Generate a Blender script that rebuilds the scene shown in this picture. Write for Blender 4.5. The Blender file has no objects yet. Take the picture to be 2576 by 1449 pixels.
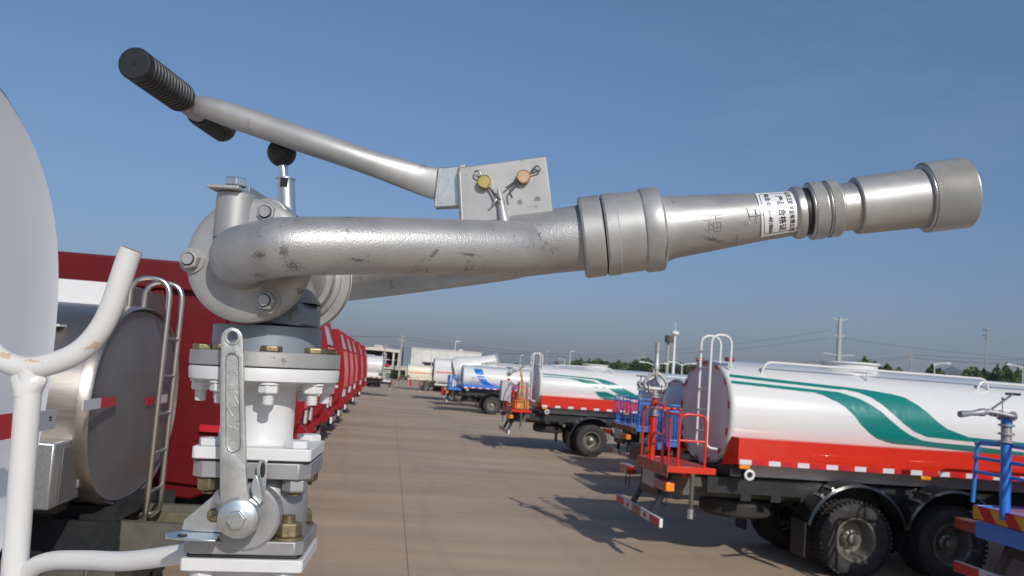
import bpy, math, random
from mathutils import Vector, Matrix
V = Vector
rad = math.radians
sc = bpy.context.scene
random.seed(7)

# ------------------------------------------------------------------ camera, world, sun, exposure
CAM = V((0, 0, 2.5))
FPX = 2218.0                      # focal length in units of a 2576 px wide frame
YAW, PITCH, ROLL = rad(7.4), rad(5.43), rad(4.2)
_f0 = V((math.sin(YAW), math.cos(YAW), 0)); _r0 = V((math.cos(YAW), -math.sin(YAW), 0)); _up = V((0, 0, 1))
FW = math.cos(PITCH)*_f0 + math.sin(PITCH)*_up
_u0 = -math.sin(PITCH)*_f0 + math.cos(PITCH)*_up
RT = math.cos(ROLL)*_r0 + math.sin(ROLL)*_u0
UP = -math.sin(ROLL)*_r0 + math.cos(ROLL)*_u0
cd = bpy.data.cameras.new('camera'); cam = bpy.data.objects.new('camera', cd); sc.collection.objects.link(cam)
cam.matrix_world = Matrix(((RT.x, UP.x, -FW.x, CAM.x), (RT.y, UP.y, -FW.y, CAM.y), (RT.z, UP.z, -FW.z, CAM.z), (0, 0, 0, 1)))
cd.sensor_width = 36; cd.lens = 36*FPX/2576; cd.clip_start = 0.02; cd.clip_end = 20000
cd.dof.use_dof = True; cd.dof.focus_distance = 1.2; cd.dof.aperture_fstop = 15
sc.camera = cam

SUN_EL, SUN_AZ = rad(30), rad(166)      # azimuth measured from +Y towards +X (sun stands behind the camera, a little right)
SKYLOW, SKYHIGH = (.69, .75, 1.04), (.96, 1.17, 1.36)      # haze tint of the whole dome by height
w = bpy.data.worlds.new('World'); sc.world = w; w.use_nodes = True
nt = w.node_tree; nt.nodes.clear()
wo = nt.nodes.new('ShaderNodeOutputWorld'); bg = nt.nodes.new('ShaderNodeBackground'); sky = nt.nodes.new('ShaderNodeTexSky')
sky.sky_type = 'NISHITA'; sky.sun_disc = False; sky.sun_elevation = SUN_EL; sky.sun_rotation = SUN_AZ
sky.altitude = 0; sky.air_density = 1.0; sky.dust_density = 1.6; sky.ozone_density = 2.0
bg.inputs[1].default_value = 0.075
geo = nt.nodes.new('ShaderNodeTexCoord'); sep = nt.nodes.new('ShaderNodeSeparateXYZ'); rmp = nt.nodes.new('ShaderNodeValToRGB'); mulc = nt.nodes.new('ShaderNodeMix')
mulc.data_type = 'RGBA'; mulc.blend_type = 'MULTIPLY'; mulc.inputs[0].default_value = 1.0; mulc.clamp_result = False
nt.links.new(geo.outputs['Generated'], sep.inputs[0]); nt.links.new(sep.outputs[2], rmp.inputs[0])
for e_, (p_, c_) in zip((rmp.color_ramp.elements[0], rmp.color_ramp.elements[1]), ((0.0, SKYLOW), (0.39, SKYHIGH))): e_.position = p_; e_.color = (*c_, 1)
e_ = rmp.color_ramp.elements.new(1.0); e_.color = (.60, .70, .92, 1)
nt.links.new(sky.outputs[0], mulc.inputs[6]); nt.links.new(rmp.outputs[0], mulc.inputs[7])
wm = nt.nodes.new('ShaderNodeMapping'); wm.inputs['Scale'].default_value = (1.0, 1.6, 5.5); wn = nt.nodes.new('ShaderNodeTexNoise'); wn.inputs['Scale'].default_value = 1.7; wn.inputs['Detail'].default_value = 7; wn.inputs['Roughness'].default_value = .62
wr = nt.nodes.new('ShaderNodeMapRange'); wr.inputs[1].default_value = .50; wr.inputs[2].default_value = .78; wr.inputs[3].default_value = 0; wr.inputs[4].default_value = .16; wx = nt.nodes.new('ShaderNodeMix'); wx.data_type = 'RGBA'
nt.links.new(geo.outputs['Generated'], wm.inputs[0]); nt.links.new(wm.outputs[0], wn.inputs[0]); nt.links.new(wn.outputs[0], wr.inputs[0]); nt.links.new(wr.outputs[0], wx.inputs[0]); nt.links.new(mulc.outputs[2], wx.inputs[6]); wx.inputs[7].default_value = (5.2, 5.6, 6.3, 1)
nt.links.new(wx.outputs[2], bg.inputs[0]); nt.links.new(bg.outputs[0], wo.inputs[0])
sd = bpy.data.lights.new('sun', 'SUN'); sun = bpy.data.objects.new('sun', sd); sc.collection.objects.link(sun)
sd.energy = 3.0; sd.angle = rad(0.55); sd.color = (1.0, 0.945, 0.87)
_sd = V((math.sin(SUN_AZ)*math.cos(SUN_EL), math.cos(SUN_AZ)*math.cos(SUN_EL), math.sin(SUN_EL)))
sun.rotation_euler = _sd.to_track_quat('Z', 'Y').to_euler(); sun.location = (0, -20, 30)
sc.view_settings.view_transform = 'Standard'; sc.view_settings.look = 'None'
sc.view_settings.exposure = 0.0; sc.view_settings.gamma = 1.0; sc.view_settings.use_curve_mapping = False
try: sc.cycles.max_bounces = 8; sc.cycles.use_denoising = True
except Exception: pass

# ------------------------------------------------------------------ geometry of the view (only to survey where things stand)
def ray(px, py): return FW + (px-1288)/FPX*RT - (py-724.5)/FPX*UP
class Fr:
    """a local frame: origin o, axes ax ay az; L() gives local coordinates of the sight line cut with the plane y=v"""
    def __init__(s, o, ax, ay, az): s.o, s.ax, s.ay, s.az = o, ax.normalized(), ay.normalized(), az.normalized()
    def t(s, px, py, v): return ((s.o-CAM).dot(s.ay)+v)/ray(px, py).dot(s.ay)
    def L(s, px, py, v):
        p = CAM + s.t(px, py, v)*ray(px, py) - s.o
        return V((p.dot(s.ax), v, p.dot(s.az)))
    def S(s, px, py, v): return s.t(px, py, v)/FPX
    def M(s):
        a, b, c, o = s.ax, s.ay, s.az, s.o
        return Matrix(((a.x, b.x, c.x, o.x), (a.y, b.y, c.y, o.y), (a.z, b.z, c.z, o.z), (0, 0, 0, 1)))

# ------------------------------------------------------------------ materials
MATS = {}
def mat(name, col, rough=.5, metal=0., bump=0., bscale=60., var=0., vscale=8., coat=0., spec=.5, dirt=0., dscale=6., dcol=(.05, .04, .035), dlo=.62, stretch=None, streak=0.):
    if name in MATS: return MATS[name]
    m = bpy.data.materials.new(name); m.use_nodes = True; MATS[name] = m
    t = m.node_tree; n = t.nodes; b = n['Principled BSDF']; k = t.links.new
    b.inputs['Base Color'].default_value = (*col, 1); b.inputs['Roughness'].default_value = rough; b.inputs['Metallic'].default_value = metal
    b.inputs['Specular IOR Level'].default_value = spec
    if coat: b.inputs['Coat Weight'].default_value = coat; b.inputs['Coat Roughness'].default_value = .06
    tc = n.new('ShaderNodeTexCoord'); src = tc.outputs['Object']
    if stretch:
        mp = n.new('ShaderNodeMapping'); mp.inputs['Scale'].default_value = stretch; k(src, mp.inputs[0]); src = mp.outputs[0]
    def noise(scale, detail=4, ro=.6):
        x = n.new('ShaderNodeTexNoise'); x.inputs['Scale'].default_value = scale; x.inputs['Detail'].default_value = detail; x.inputs['Roughness'].default_value = ro; k(src, x.inputs['Vector']); return x.outputs[0]
    cur = None
    if var:
        r = n.new('ShaderNodeMapRange'); k(noise(vscale), r.inputs[0]); r.inputs[1].default_value = .3; r.inputs[2].default_value = .7; r.inputs[3].default_value = 1-var; r.inputs[4].default_value = 1+var
        mx = n.new('ShaderNodeMix'); mx.data_type = 'RGBA'; mx.blend_type = 'MULTIPLY'; mx.inputs[0].default_value = 1; mx.inputs[6].default_value = (*col, 1); k(r.outputs[0], mx.inputs[7]); cur = mx.outputs[2]
        rr = n.new('ShaderNodeMapRange'); k(noise(vscale*2.3), rr.inputs[0]); rr.inputs[1].default_value = .3; rr.inputs[2].default_value = .7; rr.inputs[3].default_value = max(0, rough*(1-var)); rr.inputs[4].default_value = min(1, rough*(1+var)); k(rr.outputs[0], b.inputs['Roughness'])
    if dirt:
        r = n.new('ShaderNodeMapRange'); k(noise(dscale, 9, .72), r.inputs[0]); r.inputs[1].default_value = dlo; r.inputs[2].default_value = dlo+.07; r.inputs[3].default_value = 0; r.inputs[4].default_value = dirt
        mx = n.new('ShaderNodeMix'); mx.data_type = 'RGBA'; k(r.outputs[0], mx.inputs[0]); mx.inputs[7].default_value = (*dcol, 1)
        if cur: k(cur, mx.inputs[6])
        else: mx.inputs[6].default_value = (*col, 1)
        cur = mx.outputs[2]
    if cur: k(cur, b.inputs['Base Color'])
    if bump:
        bp = n.new('ShaderNodeBump'); bp.inputs['Strength'].default_value = min(1, bump); bp.inputs['Distance'].default_value = .4/bscale; k(noise(bscale, 3, .5), bp.inputs['Height']); k(bp.outputs[0], b.inputs['Normal'])
    return m
silver = mat('hammered_silver_paint', (.40, .40, .395), .42, .5, .55, 480, .14, 14, dirt=.8, dscale=24, dlo=.60)
silver2 = mat('cast_silver_paint', (.40, .40, .395), .46, .45, .2, 900, .14, 18, dirt=.6, dscale=30, dlo=.62)
turned = mat('turned_aluminium', (.48, .475, .46), .40, .7, .06, 900, .10, 30)
knurl = mat('knurled_aluminium', (.54, .54, .53), .38, .6, .05, 900, .08, 30)
galv = mat('galvanised_steel', (.56, .57, .55), .36, .8, .16, 420, .15, 55, dirt=.45, dscale=60, dlo=.66, dcol=(.1, .1, .09))
zinc = mat('bright_zinc_plate', (.62, .66, .68), .27, .85, .03, 500, .1, 40)
gunmetal = mat('sparkled_grey_casting', (.36, .36, .37), .46, .55, .14, 800, .12, 30)
bluegrey = mat('blue_grey_paint', (.24, .28, .32), .48, .3, .08, 600, .1, 20)
yzinc = mat('yellow_zinc', (.27, .225, .13), .42, .75, .08, 400, .35, 70)
brass = mat('brass_pin', (.72, .52, .16), .30, .95, .03, 500, .12, 90)
copper = mat('copper_pin', (.74, .46, .26), .30, .95, .03, 500, .12, 90)
wire = mat('dark_steel_wire', (.20, .20, .20), .35, .9)
white = mat('white_gloss_paint', (.66, .66, .65), .32, 0, .10, 260, .03, 14, dirt=.28, dscale=20, dlo=.70, dcol=(.30, .22, .12))
whitef = mat('white_flange_paint', (.66, .665, .67), .42, 0, .08, 500, .03, 30, dirt=.6, dscale=42, dlo=.665, dcol=(.22, .14, .07))
rust = mat('rust_stain', (.42, .17, .04), .8, 0, .2, 300, .4, 60)
rubber = mat('black_rubber', (.018, .018, .020), .48, 0, .1, 400, .1, 30)
tyre_m = mat('tyre_rubber', (.035, .033, .031), .8, 0, .15, 60, .25, 9)
blackp = mat('black_chassis_paint', (.014, .016, .018), .45, 0, .06, 40, .2, 6)
blackg = mat('gloss_black_mudguard', (.012, .012, .013), .16, 0, .04, 20, 0, 8, coat=.6)
chassis = mat('dusty_chassis', (.095, .092, .078), .7, 0, .1, 40, .25, 6)
tankw = mat('white_tank_lacquer', (.70, .70, .69), .20, 0, 0, 30, .02, .8, coat=.5)
tanks = mat('grey_white_tank_end', (.60, .61, .63), .6, 0, .02, 3, .03, 1.2)
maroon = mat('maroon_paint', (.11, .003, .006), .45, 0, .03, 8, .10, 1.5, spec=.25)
tankd = mat('tank_end_lacquer', (.64, .65, .68), .3, .0, .0, 4, .03, 1.5, coat=.15)
stainless = mat('brushed_stainless', (.42, .38, .34), .36, .9, .05, 60, .10, 3, stretch=(1, 1, 8))
stainshade = mat('stainless_end_shade', (.21, .20, .195), .5, .5, .05, 25, .08, 2)  # darker copy of the stainless, shade of aisle-facing faces put into its colour
stainpipe = mat('stainless_pipe', (.62, .57, .50), .26, .95)
redp = mat('red_orange_paint', (.62, .028, .010), .28, 0, .02, 10, .05, 2, coat=.3)
darkred = mat('deep_red_paint', (.235, .004, .009), .42, 0, .03, 8, .10, 1.5, spec=.3)
redm = mat('worn_red_deck', (.42, .06, .05), .6, 0, .1, 60, .2, 10)
bluep = mat('blue_paint', (.03, .19, .62), .30, 0, .02, 10, .06, 2, coat=.3)
teal = mat('teal_decal', (.006, .20, .18), .28, 0, 0, 10, .03, 1, coat=.3)
blued = mat('blue_decal', (.01, .18, .60), .28, coat=.3)
navy = mat('navy_panel', (.006, .03, .10), .3, 0, coat=.3)
cream = mat('cream_paint', (.70, .66, .52), .4, 0, .02, 9, .04, 2)
orange_s = mat('orange_stripe', (.75, .17, .08), .4)
amber = mat('amber_lens', (.85, .24, .01), .2, spec=.8)
redlens = mat('red_lens', (.24, .02, .01), .2, spec=.8)
tape_r = mat('reflective_red', (.50, .015, .025), .35)
tape_w = mat('reflective_white', (.62, .62, .66), .35)
tape_y = mat('reflective_yellow', (.62, .33, .03), .35)
tape_br = mat('faded_brown_board', (.34, .20, .10), .5, 0, .05, 20, .3, 9)
glass = mat('dark_glass', (.03, .04, .05), .06, 0, coat=.3)
greybox = mat('grey_cabinet', (.42, .44, .47), .4, 0, 0, 10, .08, 3)
rimp = mat('wheel_silver', (.24, .23, .205), .38, .6, .05, 50, .2, 8, dirt=.5, dscale=9, dlo=.6, dcol=(.12, .10, .08))
ink = mat('black_ink', (.012, .012, .012), .5)
foil = mat('silver_foil_label', (.86, .86, .88), .3, .25, .03, 120, .04, 10)
rib_highlight = mat('rib_highlight_red', (.60, .12, .11), .3, .2, coat=.5)  # brighter red puts the highlight on the tail ribs into the paint
wallc = mat('white_cladding', (.62, .61, .58), .6, 0, .02, 2, .05, .3)
bluewall = mat('blue_grey_cladding', (.13, .19, .25), .5, 0, 0, 1, .2, .5)
concw = mat('perimeter_wall_render', (.46, .42, .35), .85, 0, .1, 4, .1, .4)
roofl = mat('light_roof', (.60, .55, .47), .6)
polec = mat('concrete_pole', (.36, .34, .31), .8, 0, 0, 4, .1, 1)
steelp = mat('pale_steel_mast', (.70, .71, .71), .4)
hill = mat('hazy_hill', (.035, .05, .05), .9, var=.3, vscale=.004)
def leafmat(name, c1, c2):
    m = bpy.data.materials.new(name); m.use_nodes = True; n = m.node_tree.nodes; b = n['Principled BSDF']; k = m.node_tree.links.new
    g = n.new('ShaderNodeNewGeometry'); r = n.new('ShaderNodeValToRGB'); r.color_ramp.elements[0].color = (*c1, 1); r.color_ramp.elements[1].color = (*c2, 1)
    k(g.outputs['Random Per Island'], r.inputs[0]); k(r.outputs[0], b.inputs['Base Color']); b.inputs['Roughness'].default_value = .65
    b.inputs['Subsurface Weight'].default_value = 0; return m
leaf_a = leafmat('poplar_leaves', (.035, .065, .018), (.12, .165, .055))
leaf_b = leafmat('dark_leaves', (.020, .045, .016), (.08, .12, .042))
bark = mat('bark', (.10, .075, .055), .9, 0, .3, 12, .2, 4)

# ------------------------------------------------------------------ mesh building
def frame_of(d):
    d = d.normalized(); a = V((0, 0, 1)) if abs(d.z) < .9 else V((1, 0, 0))
    x = d.cross(a).normalized(); return x, x.cross(d).normalized()*-1
def spline(pts, n=6):
    P = [V(p) for p in pts]; out = []
    for i in range(len(P)-1):
        p0 = P[max(i-1, 0)]; p1 = P[i]; p2 = P[i+1]; p3 = P[min(i+2, len(P)-1)]
        for k in range(n):
            t = k/n; out.append(.5*((2*p1)+(p2-p0)*t+(2*p0-5*p1+4*p2-p3)*t*t+(3*p1-p0-3*p2+p3)*t*t*t))
    out.append(P[-1]); return out
def fillet(pts, r, n=5):
    P = [V(p) for p in pts]; out = [P[0]]
    for i in range(1, len(P)-1):
        a, b, c = P[i-1], P[i], P[i+1]; d1 = (a-b); d2 = (c-b); q = min(r, d1.length*.48, d2.length*.48)
        s = b+d1.normalized()*q; e = b+d2.normalized()*q
        for k in range(n+1):
            t = k/n; out.append(s.lerp(b, t).lerp(b.lerp(e, t), t))
    out.append(P[-1]); return out
class MB:
    def __init__(s): s.v = []; s.f = []; s.m = []
    def add(s, vs, fs, mi=0):
        o = len(s.v); s.v += [tuple(v) for v in vs]; s.f += [tuple(i+o for i in f) for f in fs]; s.m += [mi]*len(fs); return s
    def box(s, x0, x1, y0, y1, z0, z1, mi=0):
        return s.add([(x0, y0, z0), (x1, y0, z0), (x1, y1, z0), (x0, y1, z0), (x0, y0, z1), (x1, y0, z1), (x1, y1, z1), (x0, y1, z1)],
                     [(0, 3, 2, 1), (4, 5, 6, 7), (0, 1, 5, 4), (1, 2, 6, 5), (2, 3, 7, 6), (3, 0, 4, 7)], mi)
    def bar(s, p, q, w, h, up=(0, 0, 1), mi=0):
        p, q = V(p), V(q); d = (q-p).normalized(); u = V(up); x = d.cross(u)
        if x.length < 1e-4: x = d.cross(V((1, 0, 0)))
        x.normalize(); u = x.cross(d).normalized(); vs = []
        for c in (p, q):
            for i, j in ((-1, -1), (1, -1), (1, 1), (-1, 1)): vs.append(c+x*i*w/2+u*j*h/2)
        return s.add(vs, [(0, 3, 2, 1), (4, 5, 6, 7), (0, 1, 5, 4), (1, 2, 6, 5), (2, 3, 7, 6), (3, 0, 4, 7)], mi)
    def tube(s, pts, r, seg=12, caps=True, mi=0, flat=None):
        P = [V(p) for p in pts]; n = len(P); R = r if isinstance(r, (list, tuple)) else [r]*n
        d0 = (P[1]-P[0]).normalized(); a, b = frame_of(d0); vs = []; prev = d0
        for i in range(n):
            d = (P[min(i+1, n-1)]-P[max(i-1, 0)]).normalized()
            q = prev.rotation_difference(d); a = q @ a; b = q @ b; prev = d
            for k in range(seg):
                t = 2*math.pi*k/seg; vs.append(P[i]+a*math.cos(t)*R[i]+b*math.sin(t)*R[i])
        fs = [(i*seg+k, i*seg+(k+1) % seg, (i+1)*seg+(k+1) % seg, (i+1)*seg+k) for i in range(n-1) for k in range(seg)]
        if caps: fs += [tuple(range(seg-1, -1, -1)), tuple((n-1)*seg+k for k in range(seg))]
        return s.add(vs, fs, mi)
    def lathe(s, p, d, prof, seg=32, mi=0, closed=False):
        p = V(p); d = V(d).normalized(); a, b = frame_of(d); vs = []
        for (h, r) in prof:
            for k in range(seg):
                t = 2*math.pi*k/seg; vs.append(p+d*h+a*math.cos(t)*max(r, 1e-5)+b*math.sin(t)*max(r, 1e-5))
        n = len(prof)
        fs = [(i*seg+k, i*seg+(k+1) % seg, (i+1)*seg+(k+1) % seg, (i+1)*seg+k) for i in range(n-1) for k in range(seg)]
        if closed: fs += [((n-1)*seg+k, (n-1)*seg+(k+1) % seg, (k+1) % seg, k) for k in range(seg)]
        return s.add(vs, fs, mi)
    def cyl(s, p, d, h, r, seg=20, ch=0., mi=0):
        c = ch or min(h, r)*.06
        return s.lathe(p, d, [(0, 0), (0, r-c), (c, r), (h-c, r), (h, r-c), (h, 0)], seg, mi)
    def hexa(s, p, d, h, r, mi=0, rot=0.):
        p = V(p); d = V(d).normalized(); a, b = frame_of(d); vs = []
        for (hh, rr) in ((0, r*.93), (h*.12, r), (h*.84, r), (h, r*.88)):
            for k in range(6):
                t = rot+math.pi*k/3; vs.append(p+d*hh+a*math.cos(t)*rr+b*math.sin(t)*rr)
        fs = [(i*6+k, i*6+(k+1) % 6, (i+1)*6+(k+1) % 6, (i+1)*6+k) for i in range(3) for k in range(6)]+[(5, 4, 3, 2, 1, 0), (18, 19, 20, 21, 22, 23)]
        return s.add(vs, fs, mi)
    def sphere(s, c, r, seg=20, rings=12, mi=0, sc3=(1, 1, 1)):
        vs = []; fs = []
        for i in range(rings+1):
            ph = math.pi*i/rings
            for k in range(seg):
                t = 2*math.pi*k/seg; vs.append(V(c)+V((math.sin(ph)*math.cos(t)*sc3[0], math.sin(ph)*math.sin(t)*sc3[1], math.cos(ph)*sc3[2]))*r)
        fs = [(i*seg+k, i*seg+(k+1) % seg, (i+1)*seg+(k+1) % seg, (i+1)*seg+k) for i in range(rings) for k in range(seg)]
        return s.add(vs, fs, mi)
    def prism(s, poly, y0, y1, mi=0):              # polygon given in x,z, pulled along y
        n = len(poly); vs = [(p[0], y0, p[1]) for p in poly]+[(p[0], y1, p[1]) for p in poly]
        return s.add(vs, [tuple(range(n)), tuple(range(2*n-1, n-1, -1))]+[(i, i+n, (i+1) % n+n, (i+1) % n) for i in range(n)], mi)
    def build(s, name, m, parent=None, smooth=38, bevel=0., loc=None):
        me = bpy.data.meshes.new(name); me.from_pydata(s.v, [], s.f)
        for x in (m if isinstance(m, (list, tuple)) else [m]): me.materials.append(x)
        me.polygons.foreach_set('material_index', s.m)
        import bmesh
        bm = bmesh.new(); bm.from_mesh(me); bmesh.ops.recalc_face_normals(bm, faces=bm.faces); bm.to_mesh(me); bm.free()
        if smooth: me.shade_smooth(); me.set_sharp_from_angle(angle=rad(smooth))
        me.update()
        o = bpy.data.objects.new(name, me); sc.collection.objects.link(o)
        if parent: o.parent = parent
        if loc: o.location = loc
        if bevel:
            b = o.modifiers.new('bevel', 'BEVEL'); b.width = bevel; b.segments = 2; b.limit_method = 'ANGLE'; b.angle_limit = rad(40); b.harden_normals = False
        return o
def tag(o, label=None, cat=None, group=None, kind=None):
    if label: o['label'] = label
    if cat: o['category'] = cat
    if group: o['group'] = group
    if kind: o['kind'] = kind
    return o
def thing(name, label, cat, M=None, group=None, loc=None, rz=0):
    o = bpy.data.objects.new(name, None); sc.collection.objects.link(o); o.empty_display_size = .1
    if M is not None: o.matrix_world = M
    else: o.location = loc or (0, 0, 0); o.rotation_euler = (0, 0, rz)
    return tag(o, label, cat, group)
def copy_tree(o, parent=None):
    c = o.copy(); sc.collection.objects.link(c)
    if parent: c.parent = parent
    for ch in [x for x in o.children]: copy_tree(ch, c)
    return c
def text_mesh(s, size, fn, sub=0, ext=0., offset=0.):
    """flat text mesh, each vertex sent through fn(x,y,h)"""
    cu = bpy.data.curves.new('t', 'FONT'); cu.body = s; cu.size = size; cu.align_x = 'CENTER'; cu.align_y = 'CENTER'; cu.extrude = ext; cu.resolution_u = 2; cu.offset = offset
    ob = bpy.data.objects.new('t', cu); sc.collection.objects.link(ob)
    dg = bpy.context.evaluated_depsgraph_get(); me = bpy.data.meshes.new_from_object(ob.evaluated_get(dg))
    mb = MB(); mb.add([fn(v.co.x, v.co.y, v.co.z) for v in me.vertices], [tuple(p.vertices) for p in me.polygons])
    bpy.data.objects.remove(ob); bpy.data.curves.remove(cu); bpy.data.meshes.remove(me); return mb

# ------------------------------------------------------------------ setting
def ground():
    m = bpy.data.materials.new('yard_concrete'); m.use_nodes = True; t = m.node_tree; n = t.nodes; k = t.links.new; b = n['Principled BSDF']
    tc = n.new('ShaderNodeTexCoord')
    def nz(sx, sy, scale, det, ro=.6):
        mp = n.new('ShaderNodeMapping'); mp.inputs['Scale'].default_value = (sx, sy, 1); k(tc.outputs['Object'], mp.inputs[0])
        x = n.new('ShaderNodeTexNoise'); x.inputs['Scale'].default_value = scale; x.inputs['Detail'].default_value = det; x.inputs['Roughness'].default_value = ro; k(mp.outputs[0], x.inputs[0]); return x.outputs[0]
    a = nz(.25, 1.0, .55, 6); c = nz(1, 1, .12, 5); d = nz(1, 1, 30, 5); e = nz(.12, 1.6, 1.4, 7, .7)
    def mr(x, lo, hi, p, q):
        r = n.new('ShaderNodeMapRange'); k(x, r.inputs[0]); r.inputs[1].default_value = lo; r.inputs[2].default_value = hi; r.inputs[3].default_value = p; r.inputs[4].default_value = q; return r.outputs[0]
    def mul(x, y):
        z = n.new('ShaderNodeMath'); z.operation = 'MULTIPLY'; k(x, z.inputs[0]); k(y, z.inputs[1]); return z.outputs[0]
    f = mul(mul(mr(a, .3, .7, .82, 1.14), mr(c, .35, .65, .90, 1.09)), mul(mr(d, .3, .7, .93, 1.07), mr(e, .3, .7, .92, 1.08)))
    mx = n.new('ShaderNodeMix'); mx.data_type = 'RGBA'; mx.blend_type = 'MULTIPLY'; mx.inputs[0].default_value = 1; mx.inputs[6].default_value = (.455, .345, .243, 1); k(f, mx.inputs[7])
    ht = n.new('ShaderNodeMix'); ht.data_type = 'RGBA'; k(mr(nz(.5, 1, .35, 6), .5, .72, 0, .45), ht.inputs[0]); k(mx.outputs[2], ht.inputs[6]); ht.inputs[7].default_value = (.27, .24, .205, 1)
    o1 = n.new('ShaderNodeMix'); o1.data_type = 'RGBA'; k(mr(nz(1, 1, 1.1, 8, .75), .66, .72, 0, .5), o1.inputs[0]); k(ht.outputs[2], o1.inputs[6]); o1.inputs[7].default_value = (.15, .125, .10, 1)
    wv = n.new('ShaderNodeTexWave'); wv.inputs['Scale'].default_value = .16; wv.inputs['Distortion'].default_value = 9; wv.inputs['Detail'].default_value = 3; wv.inputs['Detail Scale'].default_value = .35; k(tc.outputs['Object'], wv.inputs[0])
    o2 = n.new('ShaderNodeMix'); o2.data_type = 'RGBA'; k(mul(mr(wv.outputs[1], .95, 1.0, 0, .15), mr(e, .3, .7, .2, 1)), o2.inputs[0]); k(o1.outputs[2], o2.inputs[6]); o2.inputs[7].default_value = (.20, .16, .12, 1)
    k(o2.outputs[2], b.inputs['Base Color']); b.inputs['Roughness'].default_value = .85
    bp = n.new('ShaderNodeBump'); bp.inputs['Strength'].default_value = .25; bp.inputs['Distance'].default_value = .01; k(d, bp.inputs['Height']); k(bp.outputs[0], b.inputs['Normal'])
    far = mat('far_ground', (.22, .20, .15), .95, 0, 0, 1, .2, .05); groove = mat('joint_filler', (.21, .16, .11), .95)
    mb = MB(); mb.add([(-6000, -6000, -.05), (6000, -6000, -.05), (6000, 6000, -.05), (-6000, 6000, -.05)], [(0, 1, 2, 3)])
    tag(mb.build('ground', far, smooth=0), kind='structure')
    g = tag(MB().box(-60, 130, -25, 146, -.045, -.012).build('yard', groove, smooth=0), kind='structure')
    # slabs cast between joints; each slab is its own piece where joints show
    xs = [-60, -24, -12, -5.6, .42, 6.4, 13, 25, 60, 130]; ys = [-25, -4, 4, 12.4, 21, 30, 40, 52, 66, 84, 110, 146]
    for i in range(len(xs)-1):
        for j in range(len(ys)-1):
            x0, x1, y0, y1 = xs[i]+.0035, xs[i+1]-.0035, ys[j]+.003, ys[j+1]-.003
            random.seed(i*31+j); sk = random.uniform(-.01, .01) if i in (3, 4) else 0
            mb = MB(); mb.add([(x0, y0, -.03), (x1, y0, -.03), (x1, y1, -.03), (x0, y1, -.03), (x0, y0, 0), (x1, y0, 0), (x1, y1, 0), (x0, y1, 0)], [(0, 3, 2, 1), (4, 5, 6, 7), (0, 1, 5, 4), (1, 2, 6, 5), (2, 3, 7, 6), (3, 0, 4, 7)])
            mb.build('concrete_slab', m, g, smooth=0)
ground()

# ------------------------------------------------------------------ wheels
def rim_mb(mb, c, d, R, mi):   # dished rim, opening towards d
    r = R*.57
    mb.lathe(c, d, [(-.02, r*.97), (.012, r), (.012, r*.92), (-.01, r*.86), (-.13, r*.80), (-.195, r*.70), (-.20, r*.40)], 36, mi)
    mb.lathe(c, d, [(-.20, r*.42), (-.12, r*.40), (-.11, r*.36), (-.10, r*.27), (-.03, r*.24), (-.02, r*.12), (-.018, 0)], 24, mi)
def tyre_prof(R, W):
    return [(-W/2+.02, R*.58), (-W/2, R*.66), (-W/2, R*.86), (-W/2+.03, R*.965), (-W/2+.05, R*.985), (-.03, R), (-.028, R*.985), (-.018, R*.985), (-.016, R), (.016, R), (.018, R*.985), (.028, R*.985), (.03, R), (W/2-.05, R*.985), (W/2-.03, R*.965), (W/2, R*.86), (W/2, R*.66), (W/2-.02, R*.58)]
def tyre_mesh(R, W, lugs=True, seg=44):
    mb = MB(); mb.lathe((0, 0, 0), (0, 1, 0), tyre_prof(R, W), seg)
    if lugs:
        n = 46
        for k in range(n):
            for sgn in (-1, 1):
                t = 2*math.pi*(k+.25*sgn)/n; q = Matrix.Rotation(t, 3, 'Y'); b = MB().box(-.022, .022, W*.27, W/2+.002, R*.945, R+.004)
                mb.add([q @ V((v[0], v[1]*sgn, v[2])) for v in b.v], b.f)
                b = MB().box(-.026, .026, .035, W*.23, R-.01, R+.004); mb.add([q @ V((v[0], v[1]*sgn, v[2])) for v in b.v], b.f)
    return mb
_tc = {}
def get_mesh(key, fn, m):
    if key not in _tc:
        o = fn().build(key[0], m); _tc[key] = o.data; bpy.data.objects.remove(o)
    return _tc[key]
def inst(name, me, parent, loc, rz=0, rx=0):
    o = bpy.data.objects.new(name, me); sc.collection.objects.link(o); o.parent = parent; o.location = loc; o.rotation_euler = (rx, 0, rz); return o
def wheel(parent, x, y, R=.51, dual=True, out=-1, lugs=True):
    """one axle end: tyre part with rim sub-part; out = side the dish faces (-1 = local -y)"""
    W = .27
    ty = get_mesh(('tyre', R, lugs), lambda: tyre_mesh(R, W, lugs), tyre_m)
    o = inst('wheel', ty, parent, (x, y, R), 0 if out < 0 else math.pi)
    def rf():
        mb = MB(); rim_mb(mb, (0, -W/2+.03, 0), (0, -1, 0), R, 0)
        for k in range(10):
            t = 2*math.pi*k/10; rr = R*.57*.33; mb.hexa((rr*math.cos(t), -W/2+.15, rr*math.sin(t)), (0, -1, 0), .035, .014, 0)
        for k in range(8):
            t = 2*math.pi*k/8; rr = R*.57*.58; mb.lathe((rr*math.cos(t), -W/2+.2315, rr*math.sin(t)), (0, -1, 0), [(0, .026), (.004, .026), (.004, 0)], 10, 1)
        return mb
    inst('rim', get_mesh(('rim', R), rf, [rimp, blackp]), o, (0, 0, 0))
    if dual: inst('wheel', ty, parent, (x, y-out*.33, R), 0 if out < 0 else math.pi)
    return o

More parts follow.
